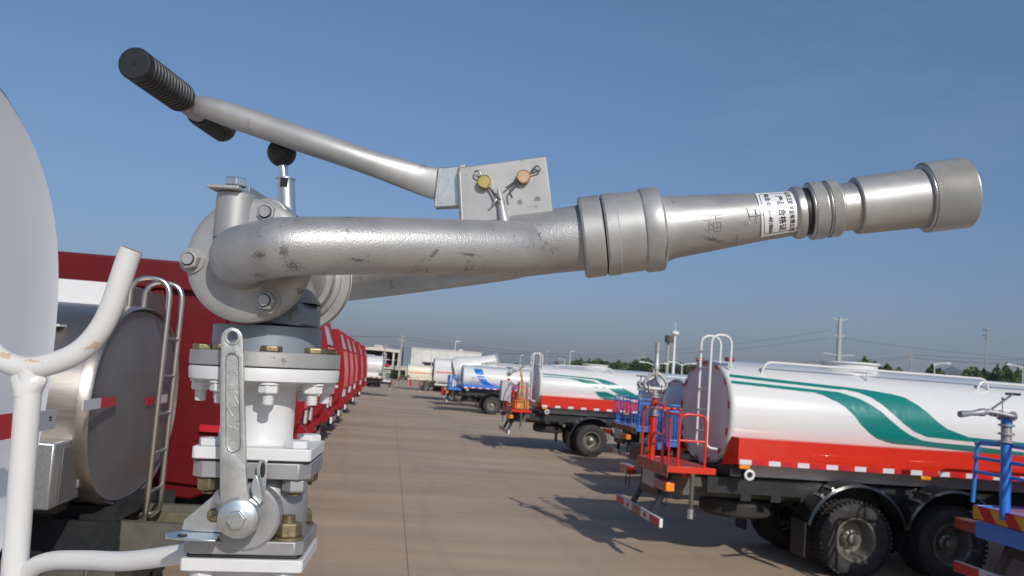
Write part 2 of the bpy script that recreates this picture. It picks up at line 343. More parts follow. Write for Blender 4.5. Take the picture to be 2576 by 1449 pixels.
# ------------------------------------------------------------------ tank trucks
def ring(a, b, zc, x, n, p=2.0):
    out = []
    for k in range(n):
        t = 2*math.pi*k/n; c, s = math.cos(t), math.sin(t)
        out.append(V((x, a*math.copysign(abs(c)**(2/p), c), zc+b*math.copysign(abs(s)**(2/p), s))))
    return out
def loft(mb, rings, cap0=False, cap1=False, mi=0):
    n = len(rings[0]); vs = [v for r in rings for v in r]
    fs = [(i*n+k, i*n+(k+1) % n, (i+1)*n+(k+1) % n, (i+1)*n+k) for i in range(len(rings)-1) for k in range(n)]
    if cap0: fs.append(tuple(range(n-1, -1, -1)))
    if cap1: fs.append(tuple((len(rings)-1)*n+k for k in range(n)))
    mb.add(vs, fs, mi)
def small_monitor(parent, p, s=1., kind='up', az=0., m=None):
    """the little water cannon on a post; p = top of the post (local to its truck)"""
    m = m or silver2; x, y, z = p; q = Matrix.Rotation(az, 3, 'Z')
    def T(mb): mb.v = [tuple(q @ (V(v)*s)+V(p)) for v in mb.v]; return mb
    mb = MB(); mb.cyl((0, 0, 0), (0, 0, 1), .025, .10, 20); mb.cyl((0, 0, .035), (0, 0, 1), .05, .07, 20)
    T(mb).build('monitor_base', m, parent)
    mb = MB(); mb.cyl((0, -.13, .16), (0, 1, 0), .26, .05, 20); mb.cyl((0, -.13, .16), (0, 1, 0), .025, .077, 24); mb.cyl((0, .105, .16), (0, 1, 0), .025, .077, 24); mb.cyl((0, 0, .08), (0, 0, 1), .06, .045)
    T(mb).build('monitor_housing', m, parent)
    mb = MB()
    for sg in (-1, 1):
        if kind == 'low': mb.tube(spline([(0, sg*.13, .16), (.03, sg*.17, .17), (.12, sg*.13, .22), (.2, sg*.03, .27)]), .03, 10)
        elif kind == 'up': mb.tube(spline([(0, sg*.13, .16), (0, sg*.19, .20), (0, sg*.19, .30), (0, sg*.08, .42), (0, 0, .46)]), .032, 10)
        else: mb.tube(spline([(0, sg*.13, .16), (-.03, sg*.18, .16), (-.12, sg*.18, .17), (-.3, sg*.07, .20), (-.42, 0, .21)]), .032, 10)
    T(mb).build('monitor_pipe', m, parent)
    mb = MB()
    if kind == 'low': mb.lathe((.16, 0, .25), (1, 0, .6), [(0, 0), (0, .045), (.08, .055), (.14, .035), (.32, .035), (.34, .045), (.4, .045), (.4, 0)], 14)
    elif kind == 'up': mb.lathe((0, 0, .42), (0, 0, 1), [(0, 0), (0, .045), (.1, .045), (.1, .06), (.18, .06), (.2, .05), (.42, .035), (.42, .045), (.5, .045), (.5, .05), (.58, .05), (.58, 0)], 18)
    else: mb.lathe((-.36, 0, .205), (-1, 0, -.12), [(0, 0), (0, .045), (.1, .045), (.1, .06), (.18, .06), (.2, .05), (.42, .035), (.42, .045), (.5, .045), (.5, .05), (.58, .05), (.58, 0)], 18)
    T(mb).build('monitor_barrel', m, parent)
    mb = MB()
    if kind == 'low': mb.tube([(0, 0, .2), (0, 0, .36)], .014, 8); mb.tube([(-.1, -.1, .36), (.1, .1, .36)], .015, 8); mb.tube([(-.1, .1, .36), (.1, -.1, .36)], .015, 8)
    elif kind == 'up': mb.tube([(.1, 0, .40), (.25, 0, .1)], .017, 8); mb.tube([(.25, -.13, .1), (.25, .13, .1)], .02, 8)
    else: mb.tube([(-.3, 0, .25), (.12, 0, .50)], .017, 8); mb.tube([(.12, -.13, .5), (.12, .13, .5)], .02, 8); mb.tube([(-.02, .06, .2), (-.02, .06, .40)], .008, 6); mb.sphere((-.02, .06, .42), .022, 10, 8)
    T(mb).build('monitor_handle', m if kind == 'up' else wire, parent)

def tank_truck(label, X, Yc, flip=False, L=8.4, a=1.1, b=.78, zc=2.13, p=2.15, mt=None, md=None, skirt=None, plat=None, platw=(-1.2, 1.2), platd=1.0, pz=1.33, cage='rail', wheels=(1.84, 3.30), group=None, monitor='up', monpos=(-.95, -.35), ladder=True, rails=True, hatch=2.3, tape=True, dish=1.0, monaz=0., mons=1., bumper=True, spare=True, cab=True, low=white, skz=(1.47, 1.83), name='tank_truck', cabm=None, R=.51, mudguard=True, lugs=True, stripes=None, outlet=True):
    mt = mt or tankw; md = md or tankd
    T = thing(name, label, 'tank truck', loc=(X, Yc, 0), rz=math.pi if flip else 0, group=group)
    mb = MB(); loft(mb, [ring(a*k, b*k, zc, x, 72, p) for x, k in ((.0, .985), (.02, 1.0), (.05, 1.005), (L-.05, 1.005), (L, .98))], cap1=True)
    mb.build('tank', mt, T, smooth=40)
    mb = MB(); loft(mb, [ring(a*k, b*k, zc, x, 72, p) for x, k in ((.012, .988), (-.012, .965), (-.002, .93), (-.035*dish, .75), (-.055*dish, .5), (-.068*dish, .25), (-.07*dish, .02))], cap1=True)
    e = mb.build('tank_end', md, T, smooth=50)
    if tape:       # red marker pieces round the rim of the end
        for k in range(26):
            if k % 2: continue
            t0 = 2*math.pi*k/26; pts = []
            for f in (.90, .965):
                for dt in (0, .6, 1.2):
                    t = t0+dt*math.pi/26; c, s = math.cos(t), math.sin(t)
                    pts.append((-.022, a*f*math.copysign(abs(c)**(2/p), c), zc+b*f*math.copysign(abs(s)**(2/p), s)))
            MB().add(pts, [(0, 1, 4, 3), (1, 2, 5, 4)]).build('marker_tape', tape_r, T, smooth=0)
    # chassis
    for sg in (-1, 1):
        MB().box(-.75, L+1.2, sg*.42-.04, sg*.42+.04, .92, 1.18).build('chassis_rail', chassis, T)
    for x in [-.72+.9*i for i in range(int((L+1.6)/.9))]: MB().box(x, x+.1, -.379, .379, .96, 1.12).build('cross_member', blackp, T)
    MB().box(-.80, -.74, -.46, .46, .86, 1.2).build('end_cross_member', blackp, T)
    mb = MB(); mb.box(-.1, L, -.55, .55, 1.19, 1.30); mb.build('subframe', blackp, T)
    mb = MB(); mb.box(.25, L-.2, -.78, .78, 1.27, zc-b+.16); mb.build('tank_saddle', low, T)
    for sg in (-1, 1):
        mb = MB(); mb.box(-.2, L*.7, sg*.80-.02, sg*.80+.02, 1.02, 1.24)
        for i in range(3): mb.box(.3+i*.45, .45+i*.45, sg*.80-.018, sg*.80+.018, .93, 1.03)
        mb.build('side_rail', blackp, T)
    if skirt:
        z0, z1 = skz
        for sg in (-1, 1):
            y = sg*1.25
            mb = MB(); yi = sg*(a*(max(0, 1-((z1-zc)/b)**2))**.5*.985)
            mb.add([(.06, y, z0), (L, y, z0), (L, y, z1), (.06, y, z1), (.06, y-sg*.03, z0), (L, y-sg*.03, z0), (L, y-sg*.03, z1-.02), (.06, y-sg*.03, z1-.02), (.03, yi, z1+.005), (L, yi, z1+.005)],
                   [(0, 1, 2, 3), (4, 7, 6, 5), (0, 4, 5, 1), (3, 2, 9, 8), (0, 3, 7, 4), (1, 5, 6, 2)]); mb.build('skirt', skirt, T)
            mb = MB(); mb.add([(.06, y-sg*.01, z0), (.06, y-sg*.01, z1), (.03, yi, z1+.0), (-.05, sg*(abs(y)-.32), z0-.03)], [(0, 1, 2, 3)]); mb.build('skirt_end', skirt, T)
            for i in range(int(L/1.45)):
                x0 = 1.1+i*1.45; mb = MB(); mb.box(x0, x0+.95, y-.007 if sg < 0 else y-.003, y+.003 if sg < 0 else y+.007, z0+.10, z0+.20); mb.build('pressed_panel', skirt, T, bevel=.004)
            for i in range(int(L/.42)):
                x0 = .08+i*.42; ys = (y-.006, y-.001) if sg < 0 else (y+.001, y+.006)
                MB().box(x0, x0+.17, ys[0], ys[1], z0+.004, z0+.07).build('reflective_tape', tape_w, T)
                MB().box(x0+.172, x0+.34, ys[0], ys[1], z0+.004, z0+.065).build('reflective_tape', tape_r, T)
            for x0 in (.08, 2.75, 5.4):
                if x0 < L: MB().box(x0, x0+.15, y-.015, y+.03, z0-.055, z0-.004).build('side_marker_lamp', amber, T, bevel=.006)
    # wheels
    for x in wheels:
        for sg in (-1, 1): wheel(T, x, sg*1.09, R, True, sg, lugs)
        MB().cyl((x, -1.0, R), (0, 1, 0), 2.0, .09, 12).build('axle', blackp, T)
        if mudguard:
            for sg in (-1, 1):
                mb = MB(); n = 18; rr = R+.235; vs = []
                for i in range(n+1):
                    t = rad(14)+rad(152)*i/n
                    for (dr, yy) in ((0, sg*.78), (0, sg*1.255), (-.035, sg*1.27), (-.05, sg*1.25), (-.012, sg*1.235), (-.012, sg*.78)): vs.append((x+math.cos(t)*(rr+dr), yy, R+math.sin(t)*(rr+dr)))
                fs = [(i*6+k, i*6+(k+1) % 6, (i+1)*6+(k+1) % 6, (i+1)*6+k) for i in range(n) for k in range(6)]+[(0, 1, 2, 3, 4, 5), tuple(n*6+k for k in range(6))]
                mb.add(vs, fs); mb.build('mudguard', blackg, T, smooth=50)
                for dt in (rad(118), rad(132), rad(60)):
                    rr2 = rr+.012; mb = MB(); mb.bar((x+math.cos(dt)*rr2, sg*.95, R+math.sin(dt)*rr2), (x+math.cos(dt)*rr2, sg*1.2, R+math.sin(dt)*rr2), .05, .02, up=(math.cos(dt), 0, math.sin(dt)))
                    mb.build('mudguard_clamp', zinc, T, bevel=.004)
                if x == wheels[0]: MB().box(x-R-.235, x-R-.215, sg*.80, sg*1.22, .26, .74).build('mud_flap', rubber, T)
    if spare:
        o = inst('spare_wheel', get_mesh(('tyre', R, False), lambda: tyre_mesh(R, .27, False), tyre_m), T, (.55, 0, .76), 0, math.pi/2)
        MB().box(.2, .9, -.05, .05, .90, .93).build('spare_carrier', blackp, T)
    if outlet:
        mb = MB(); mb.cyl((.26, -1.16, 1.33), (0, 1, 0), .6, .055, 18); mb.box(.02, .2, -1.1, -.6, 1.29, 1.45); mb.build('outlet_pipe', blackp, T)
        MB().lathe((.26, -1.16, 1.33), (0, -1, 0), [(0, .074), (.03, .076), (.035, .068), (.035, .044), (0, .042)], 22).build('outlet_coupling', steelp, T)
    if plat:
        y0, y1 = platw; x0 = -platd
        xd = -.24 if cage == 'rail' else -.08; mb = MB(); mb.box(x0, xd-.02, y0, y1, pz-.012, pz); mb.build('deck', redm if plat is redp else plat, T)
        mb = MB(); mb.box(x0-.02, xd, y0-.03, y0, pz-.075, pz+.012); mb.box(x0-.02, xd, y1, y1+.03, pz-.075, pz+.012); mb.box(x0-.02, x0, y0, y1, pz-.075, pz+.012); mb.box(-.62, -.5, y0+.1, y1-.1, pz-.15, pz-.014); mb.build('deck_frame', plat, T, bevel=.004)
        n = 10; wy = (y1-y0+.06)/n
        for i in range(n):       # slanted warning blocks on the rear board
            ya = y0-.03+i*wy; mb = MB(); mb.add([(x0-.03, ya, pz-.14), (x0-.03, ya+wy-.002, pz-.14), (x0-.03, min(ya+wy*1.6, y1+.03), pz+.0), (x0-.03, min(ya+wy*.6, y1+.03), pz+.0)], [(0, 1, 2, 3)])
            mb.build('warning_stripe', (tape_br if plat is redp or cage == 'bars' else tape_y) if i % 2 else (tape_r if cage != 'bars' else redlens), T, smooth=0)
        MB().box(x0-.026, x0-.021, y0-.03, y1+.03, pz-.145, pz+.005).build('rear_board', tape_br if plat is redp else tape_r, T)
        r = .019; h = pz+.72
        if cage == 'rail':
            rp = [fillet([(x0+.12, y0, pz), (x0+.12, y0, h), (-.40, y0, h), (-.40, y0, pz)], .12),
                  fillet([(x0+.02, y1-.35, pz), (x0+.02, y1-.35, h+.1), (x0+.02, y0+.38, h+.1), (x0+.02, y0+.38, pz)], .12)]
            for q in rp: MB().tube(q, r, 10).build('hand_rail', plat, T)
            for (p1, p2) in (((x0+.12, y0, pz+.36), (-.40, y0, pz+.36)), ((x0+.02, y1-.35, pz+.40), (x0+.02, y0+.38, pz+.40)), ((x0+.02, y0+.38, h), (x0+.12, y0, h-.02)), ((x0+.02, y0+.1, pz), (x0+.02, y0+.1, pz+.66)), ((x0+.02, y1-.02, pz), (x0+.02, y1-.02, h+.02)), ((x0+.02, y1-.02, h+.02), (-.3, y1-.02, h+.02)), ((-.3, y1-.02, h+.02), (-.3, y1-.02, pz)), ((x0+.35, y1-.02, h+.02), (x0+.35, y1-.02, pz))):
                MB().tube([p1, p2], r*.9, 8).build('rail_bar', plat, T)
        elif cage == 'bars':
            for (ya, xa, yb, xb) in ((y0, x0+.02, y0, -.2), (y0, x0+.02, y1, x0+.02), (y1, x0+.02, y1, -.2)):
                for zz in (pz+.05, h-.1, h+.02): MB().tube([(xa, ya, zz), (xb, yb, zz)], r*.8, 8).build('rail_bar', plat, T)
                n = 4 if abs(ya-yb) < .1 else 8
                for i in range(n+1):
                    f = i/n; MB().tube([(xa+(xb-xa)*f, ya+(yb-ya)*f, pz), (xa+(xb-xa)*f, ya+(yb-ya)*f, h)], r*.62, 6).build('baluster', plat, T)
        if monitor:
            mx, my = monpos; zt = 2.02
            MB().tube([(mx, my, pz-.10), (mx, my, zt)], .045, 16).build('monitor_post', plat, T)
            mb = MB(); mb.cyl((mx, my, zt), (0, 0, 1), .022, .085); mb.cyl((mx, my, zt+.025), (0, 0, 1), .08, .055); mb.cyl((mx, my, zt+.11), (0, 0, 1), .022, .085)
            mb.build('post_valve', gunmetal, T)
            MB().tube([(mx, my, zt+.132), (mx, my, zt+.26)], .04, 14).build('monitor_riser', plat, T)
            small_monitor(T, (mx, my, zt+.26), mons, monitor, az=monaz)
    if bumper:
        xb = -min(.97, platd+.08); n = 5; yw = 2.3/n
        MB().box(xb, xb+.045, -1.15, 1.15, .55, .67).build('rear_bumper', steelp, T, bevel=.004)
        for i in range(n): MB().box(xb-.006, xb-.001, -1.15+i*yw, -1.15+(i+1)*yw-.004, .555, .665).build('reflective_tape', (tape_r, tape_w, tape_br, tape_w, tape_r)[i], T)
        for y_ in (-.46, .46): MB().box(xb-.011, xb-.007, y_-.07, y_+.07, .58, .64).build('reflective_tape', tape_r, T)
        for sg in (-1, 1):
            MB().bar((-.62, sg*.5, 1.16), (xb+.06, sg*.5, .60), .10, .07).build('bumper_strut', blackp, T)
        MB().box(-.82, -.80, -.3, .3, .98, 1.22).build('towing_plate', greybox, T)
        for sg in (-1, 1):
            yy = sg*.95; mb = MB(); mb.box(-.95, -.80, yy-.24, yy+.24, 1.04, 1.17); mb.build('tail_lamp', redlens, T, bevel=.012)
            MB().box(-.93, -.81, sg*(.95+.242) if sg > 0 else -1.215, sg*(.95+.262) if sg > 0 else -1.192, 1.05, 1.16).build('turn_lamp', amber, T, bevel=.006)
            mb = MB(); mb.tube([(-.86, yy-.1, 1.05), (-.86, yy-.1, .83), (-.86, yy+.12, .83), (-.86, yy+.12, 1.05)], .008, 6); mb.build('lamp_guard', blackp, T)
        mb = MB(); mb.tube(fillet([(-.45, -1.05, 1.30), (-.56, -1.2, 1.34), (-.56, -1.2, .82)], .06), .032, 12); mb.build('drain_pipe', chassis, T)
        MB().cyl((-.56, -1.2, .70), (0, 0, 1), .13, .045, 16).build('drain_coupling', zinc, T)
    if ladder:
        ly = -.75 if not flip else -.2; zt = zc+b
        for yy in (ly, ly+.42):
            lb, lt = (1.62, zt+.34) if not flip else (1.12, zt+.24)
            mb = MB(); mb.tube(fillet([(-.06, yy, lb), (-.22, yy, lb+.02), (-.22, yy, lt), (.08, yy, lt), (.08, yy, zt-.12)], .17 if not flip else .15, 7), .019 if not flip else .022, 10); mb.build('ladder_rail', white if mt is not stainless else stainpipe, T)
        for i in range(4 if not flip else 5): MB().tube([(-.22, ly, lb+.24+i*.30), (-.22, ly+.42, lb+.24+i*.30)], .013, 8).build('ladder_rung', white if mt is not stainless else stainshade, T)
    if rails:
        for sg in (-1, 1):
            yy = sg*a*.66; zt = zc+b*.76
            MB().tube(fillet([(.55, yy, zt-.02), (.62, yy, zt+.19), (4.1 if L > 6 else 2.4, yy, zt+.19), (4.15 if L > 6 else 2.45, yy, zt-.02)], .12), .018, 8).build('roof_rail', white, T)
            if L > 6: MB().tube(fillet([(3.95, yy, zt), (4.0, yy, zt+.14), (6.9, yy, zt+.14), (6.95, yy, zt-.02)], .1), .018, 8).build('roof_rail', white, T)
            MB().tube([(2.2, yy, zt-.02), (2.2, yy, zt+.19)], .014, 6).build('rail_post', white, T)
    if hatch:
        zt = zc+b-.03; mb = MB(); mb.cyl((hatch, 0, zt), (0, 0, 1), .12, .42, 32); mb.build('hatch', white, T)
        MB().cyl((hatch, 0, zt+.12), (0, 0, 1), .03, .45, 32).build('hatch_lid', white, T)
    if mt is tankw and ladder and not flip:
        for sg in (-1, 1): MB().cyl((.10, sg*.62, zc+b*.86), (0, 0, 1), .10, .012, 8).build('beacon_stand', white, T); MB().cyl((.05, sg*.62, zc+b*.86+.11), (1, 0, .0), .13, .032, 10).build('beacon', mat('dark_red_lens', (.22, .01, .015), .25), T)
    if cab:
        c = cabm or redp; x0 = L+.35; mb = MB()
        mb.prism([(x0, 1.0), (x0+2.0, 1.0), (x0+2.15, 1.9), (x0+1.95, 2.95), (x0+.1, 3.0)], -1.2, 1.2); mb.build('cab', c, T, bevel=.05)
        for sg in (-1, 1): MB().prism([(x0+.7, 2.0), (x0+1.9, 2.0), (x0+1.78, 2.6), (x0+.7, 2.62)], sg*1.2, sg*1.208).build('cab_window', glass, T)
        for sg in (-1, 1): wheel(T, L+1.5, sg*1.1, R, False, sg, False)
    return T

def surf_strip(T, X, Yc, a, b, zc, p, left, right, m, name, n=60, mm=6, off=.008, zgap=None):
    """decal laid on the tank's skin between two polylines of surveyed sight points"""
    o = V((X, Yc, 0))
    a, b = a*1.005, b*1.005
    def onskin(px, py):
        d = ray(px, py); lo, hi = None, None; t = (Yc-a-.3)/d.y
        for i in range(400):
            q = CAM+d*t-o; v = (abs(q.y)/a)**p+(abs(q.z-zc)/b)**p
            if v <= 1.0: return q
            t += .006*max(1, Yc/25)
        return None
    def resample(P):
        D = [0]
        for i in range(1, len(P)): D.append(D[-1]+math.dist(P[i-1], P[i]))
        out = []
        for k in range(n+1):
            s = D[-1]*k/n; i = max(j for j in range(len(D)) if D[j] <= s+1e-9); i = min(i, len(P)-2); f = (s-D[i])/max(D[i+1]-D[i], 1e-6)
            out.append((P[i][0]+(P[i+1][0]-P[i][0])*f, P[i][1]+(P[i+1][1]-P[i][1])*f))
        return out
    A, B = resample(left), resample(right); vs = []
    for k in range(n+1):
        for j in range(mm+1):
            f = j/mm; q = onskin(A[k][0]+(B[k][0]-A[k][0])*f, A[k][1]+(B[k][1]-A[k][1])*f)
            if q is None: q = vs[-1] if vs else V((0, -a, zc))
            else:
                nrm = V((0, math.copysign(abs(q.y/a)**(p-1)/a, q.y), math.copysign(abs((q.z-zc)/b)**(p-1)/b, q.z-zc))).normalized(); q = q+nrm*off
            vs.append(q)
    w_ = mm+1
    MB().add(vs, [(k*w_+j, k*w_+j+1, (k+1)*w_+j+1, (k+1)*w_+j) for k in range(n) for j in range(mm)]).build(name, m, T, smooth=60)
def P6(*q): return [((2700+x*.4487)*.6289, (1350+y*.4487)*.6289) for x, y in q]
def P7(*q): return [((3300+x*.6585)*.6289, (1350+y*.6585)*.6289) for x, y in q]
def P3(*q): return [((1950+x*.3795)*.6289, (1350+y*.3795)*.6289) for x, y in q]
def P2(*q): return [((1550+x*.276)*.6289, (1300+y*.276)*.6289) for x, y in q]

T1 = tank_truck('big white tank truck with teal wave stripes and red deck, nearest in the right row', 4.75, 12.95, L=8.6, skirt=redp, plat=redp, platw=(-1.2, .22), platd=.90, pz=1.38, monpos=(-.89, -.35), R=.53, dish=.4, monaz=rad(82), mons=.8, group='tank trucks in the right row')
surf_strip(T1, 4.75, 12.95, 1.1, .78, 2.13, 2.15, P6((485, 330), (1440, 437))+P7((100, 300), (250, 320), (400, 345), (480, 365), (560, 410), (620, 455), (680, 510), (740, 555), (870, 605), (1130, 632), (1209, 640)),
           P6((490, 355), (1450, 465))+P7((120, 318), (200, 335), (280, 365), (350, 410), (420, 470), (480, 525), (540, 570), (620, 603), (700, 612), (870, 630), (1130, 655), (1209, 664)), teal, 'upper_teal_stripe', 110, 8)
surf_strip(T1, 4.75, 12.95, 1.1, .78, 2.13, 2.15, P6((500, 385), (1450, 488))+P7((120, 345), (200, 370), (270, 405), (340, 450), (400, 505), (460, 555), (520, 595), (590, 625), (700, 640), (870, 655), (1130, 688), (1209, 697)),
           P6((505, 410), (1230, 492), (1330, 520), (1400, 556))+P7((80, 395), (120, 420), (170, 465), (220, 530), (270, 580), (320, 615), (400, 642), (600, 660), (870, 690), (1130, 712), (1209, 722)), teal, 'lower_teal_stripe', 110, 8)

T2 = tank_truck('white tank truck with teal leaf stripes, red skirt and yellow pump on its deck', 4.75, 28.95, L=5.3, skirt=redp, plat=redp, platw=(-1.2, 1.1), platd=.85, wheels=(1.76,), monitor='low', monpos=(-.8, .6), group='tank trucks in the right row', hatch=2.0, lugs=False, b=.74, zc=2.09)
surf_strip(T2, 4.75, 28.95, 1.1, .74, 2.09, 2.15, P3((580, 378), (900, 408), (1150, 433), (1240, 448), (1330, 478), (1400, 512), (1480, 560), (1560, 605), (1650, 640)), P3((580, 390), (900, 420), (1150, 448), (1210, 485), (1270, 530), (1330, 575), (1400, 615), (1480, 645), (1560, 655), (1650, 662)), teal, 'teal_stripe', 60, 5)
surf_strip(T2, 4.75, 28.95, 1.1, .74, 2.09, 2.15, P3((580, 402), (900, 430), (1020, 445), (1120, 462), (1190, 495), (1230, 525), (1260, 540)), P3((580, 415), (850, 435), (950, 455), (1040, 490), (1100, 520), (1180, 535), (1262, 542)), teal, 'teal_stripe', 50, 5)
surf_strip(T2, 4.75, 28.95, 1.1, .74, 2.09, 2.15, P3((1135, 570), (1250, 572), (1320, 600), (1400, 650), (1500, 675), (1650, 685)), P3((1137, 574), (1170, 620), (1230, 655), (1330, 680), (1450, 690), (1650, 697)), teal, 'teal_stripe', 40, 5)
for x, y in ((-1.1, -.1), (-.55, -.35)): MB().box(x, x+.32, y, y+.5, 1.55, 2.2).build('grey_cabinet', greybox, T2, bevel=.01)
mb = MB(); mb.tube([(-.55, -.8, 1.35), (-.5, -.8, 2.05), (-.62, -.75, 2.6)], [.09, .05, .03], 8); mb.box(-.75, -.3, -1.0, -.5, 1.36, 1.62); mb.build('yellow_pump', mat('yellow_machine', (.55, .26, .04), .5, 0, 0, 9, .3, 6), T2)

tb = tank_truck('white tank truck with blue railed deck, second behind the nearest teal striped one', 6.85, 22.75, L=6.5, skirt=bluep, plat=bluep, cage='bars', platd=.66, monitor='low', monpos=(-.45, -.55), group='tank trucks in the right row', spare=False, hatch=2, lugs=False, wheels=(2.0,), md=tanks, a=1.05, b=.68, zc=1.98, ladder=False)
surf_strip(tb, 6.85, 22.75, 1.05, .68, 1.98, 2.15, [(1690, 960), (1700, 985), (1716, 1005)], [(1722, 960), (1728, 985), (1736, 1005)], blued, 'blue_stripe', 14, 4)
tank_truck('white tank truck with pale blue end, half hidden right behind the nearest truck', 6.0, 18.1, L=6.5, skirt=bluep, plat=bluep, bumper=False, platw=(-1.0, .3), cage='bars', platd=.45, monitor=None, group='tank trucks in the right row', spare=False, hatch=2, lugs=False, wheels=(2.0,), md=mat('pale_blue_end', (.35, .50, .56), .3), a=1.05, b=.68, zc=1.93, ladder=False, rails=False)

T3 = tank_truck('white tank truck with blue swoosh and blue railed deck in the far right row', 4.15, 51.6, L=7.0, b=.68, zc=2.03, skirt=bluep, skz=(1.42, 1.60), plat=bluep, cage='bars', platw=(-1.2, .6), platd=.8, monitor=None, wheels=(1.75,), low=navy, group='tank trucks in the right row', lugs=False, hatch=0, ladder=False, md=tanks)
surf_strip(T3, 4.15, 51.6, 1.1, .68, 2.03, 2.15, P2((1245, 632), (1258, 665), (1275, 700), (1290, 722)), P2((1368, 642), (1382, 670), (1392, 700), (1398, 722)), blued, 'blue_stripe', 14, 4)
surf_strip(T3, 4.15, 51.6, 1.1, .68, 2.03, 2.15, P2((1292, 732), (1310, 775), (1340, 820), (1385, 862), (1500, 878)), P2((1400, 735), (1420, 775), (1445, 815), (1500, 858), (1590, 876)), blued, 'blue_stripe', 24, 4)
def side_text(T, s, x, z, size, y, m=ink, flipx=False):
    text_mesh(s, size, lambda a_, b_, h: V((x+a_, y, z+b_))).build('lettering', m, T, smooth=0)
side_text(T3, '城市环卫', .78, 1.99, .17, -1.108, mat('grey_ink', (.25, .25, .27), .5)); side_text(T3, '绿化喷洒', .70, 1.79, .15, -1.10, MATS['grey_ink'])

# dust-suppression truck with the big white fan cone
tf = tank_truck('long white tank truck carrying a large tilted fog cannon at its rear', 4.45, 58.6, L=8.5, zc=2.2, skirt=tankw, plat=None, monitor=None, wheels=(2, 3.4), spare=False, group='tank trucks in the right row', lugs=False, hatch=0, ladder=False)
mb = MB(); c = V((.1, -.2, 2.45)); d = V((1, 0, .28)).normalized()
mb.lathe(c, d, [(-.55, .35), (-.45, .75), (-.1, .82), (.1, .8), (1.3, .56), (2.3, .50), (2.4, .50), (2.5, .66), (2.52, .66), (2.4, .46), (1.3, .48), (.2, .6), (.2, 0)], 32); mb.build('fog_cannon', white, tf)
text_mesh('喷雾抑尘', .26, lambda x, y, h: c+d*(1.85+x)+V((-.28*y, 0, y))*1.0+V((0, -.56, 0))).build('lettering', MATS['grey_ink'], tf, smooth=0)
MB().box(-.4, .3, -.5, .2, 1.3, 2.1).build('fog_cannon_base', white, tf)

t4 = tank_truck('white box-section tank truck with an orange stripe and grey end behind the blue one', 3.2, 67.0, L=7.5, a=1.2, b=.95, zc=2.15, p=4.2, skirt=None, plat=None, monitor=None, wheels=(2.0,), ladder=True, group='tank trucks in the right row', lugs=False, rails=False, tape=False, md=mat('striped_grey_end', (.30, .25, .27), .4))
MB().box(.1, 7.4, -1.222, -1.212, 2.05, 2.15).build('orange_stripe', orange_s, t4); MB().box(.1, 7.4, -1.26, -1.18, 1.12, 1.24).build('side_guard', white, t4)
MB().box(-.09, -.075, -.9, .4, 1.75, 2.3).build('red_end_panel', mat('dusty_red_panel', (.38, .10, .10), .5), t4)
fe = thing('fire_extinguisher', 'red fire extinguisher hung below the white box-section tank truck', 'extinguisher', loc=(3.95, 65.75, 0))
mb = MB(); mb.cyl((0, 0, .35), (0, 0, 1), .62, .13, 16, .04); mb.build('cylinder', mat('signal_red', (.62, .01, .01), .35), fe); MB().cyl((0, 0, .97), (0, 0, 1), .08, .05, 10).build('valve_head', blackp, fe)

t5 = tank_truck('small cream tank truck with an orange stripe, farthest in the right row', 1.72, 90.6, L=3.6, a=1.05, b=.78, zc=1.75, p=3.0, mt=cream, md=cream, skirt=cream, skz=(1.0, 1.12), plat=None, monitor=None, wheels=(1.95,), R=.43, ladder=False, rails=False, tape=False, hatch=0, group='tank trucks in the right row', lugs=False, spare=False, low=cream, cabm=white)
MB().box(.05, 3.5, -1.062, -1.055, 1.68, 1.78).build('orange_stripe', orange_s, t5)
fe = thing('fire_extinguisher', 'red fire extinguisher hung below the small cream tank truck', 'extinguisher', loc=(2.1, 89.3, 0))
MB().cyl((0, 0, .35), (0, 0, 1), .55, .1, 12, .04).build('cylinder', MATS['signal_red'], fe)
MB().cyl((0, 0, .9), (0, 0, 1), .08, .05, 8).build('valve_head', blackp, fe)

# T0: blue deck close to the right edge of the frame
T0 = tank_truck('tank truck with blue rear deck and striped bumper, cut off by the right edge', 7.75, 8.72, L=6.5, skirt=bluep, plat=bluep, platw=(-1.15, .78), platd=.95, cage='none', pz=1.36, monitor=None, wheels=(1.72, 3.18), spare=False, group='tank trucks in the right row', md=tanks, a=1.1, hatch=2.2)
def onX(px, py, X):
    d = ray(px, py); return CAM+d*((X-CAM.x)/d.x)
def onY(px, py, Y):
    d = ray(px, py); return CAM+d*((Y-CAM.y)/d.y)
def loc(T, p):
    q = V(p)-T.location
    return V((-q.x, -q.y, q.z)) if abs(T.rotation_euler.z) > 1 else q
# rails, post and cannon of the blue deck
XR = 6.83
pa, pb, pc2 = onX(2447, 1263, XR), onX(2457, 1116, XR), onX(2576, 1128, XR)
def t0(p): return V(p)-V((7.75, 8.72, 0))
mb = MB(); mb.tube(fillet([t0(pa), t0(onX(2459, 1110, XR)), t0(V((XR, 7.7, pb.z+.02))), t0(V((XR, 7.7, 1.36)))], .10, 6), .024, 12); mb.build('hand_rail', bluep, T0)
za = onX(2455, 1186, XR)
for z_ in (za.z, pb.z-.16): MB().tube([t0((XR, pa.y, z_)), t0((XR, 7.7, z_))], .02, 8).build('rail_bar', bluep, T0)
MB().tube(fillet([t0((XR, pa.y-.02, pb.z+.0)), t0((7.6, pa.y-.02, pb.z+.0)), t0((7.6, pa.y-.02, 1.36))], .1), .02, 8).build('hand_rail', bluep, T0)
pp = onX(2540, 1300, 6.86); pq = onX(2557, 1070, 6.86)
MB().tube([t0((6.80, pp.y, 1.28)), t0((6.80, pp.y, pq.z-.22))], .056, 18).build('monitor_post', bluep, T0)
mb = MB()
for dz in (-.20, -.115, -.02): mb.cyl(t0((6.80, pp.y, pq.z+dz)), (0, 0, 1), .022, .085)
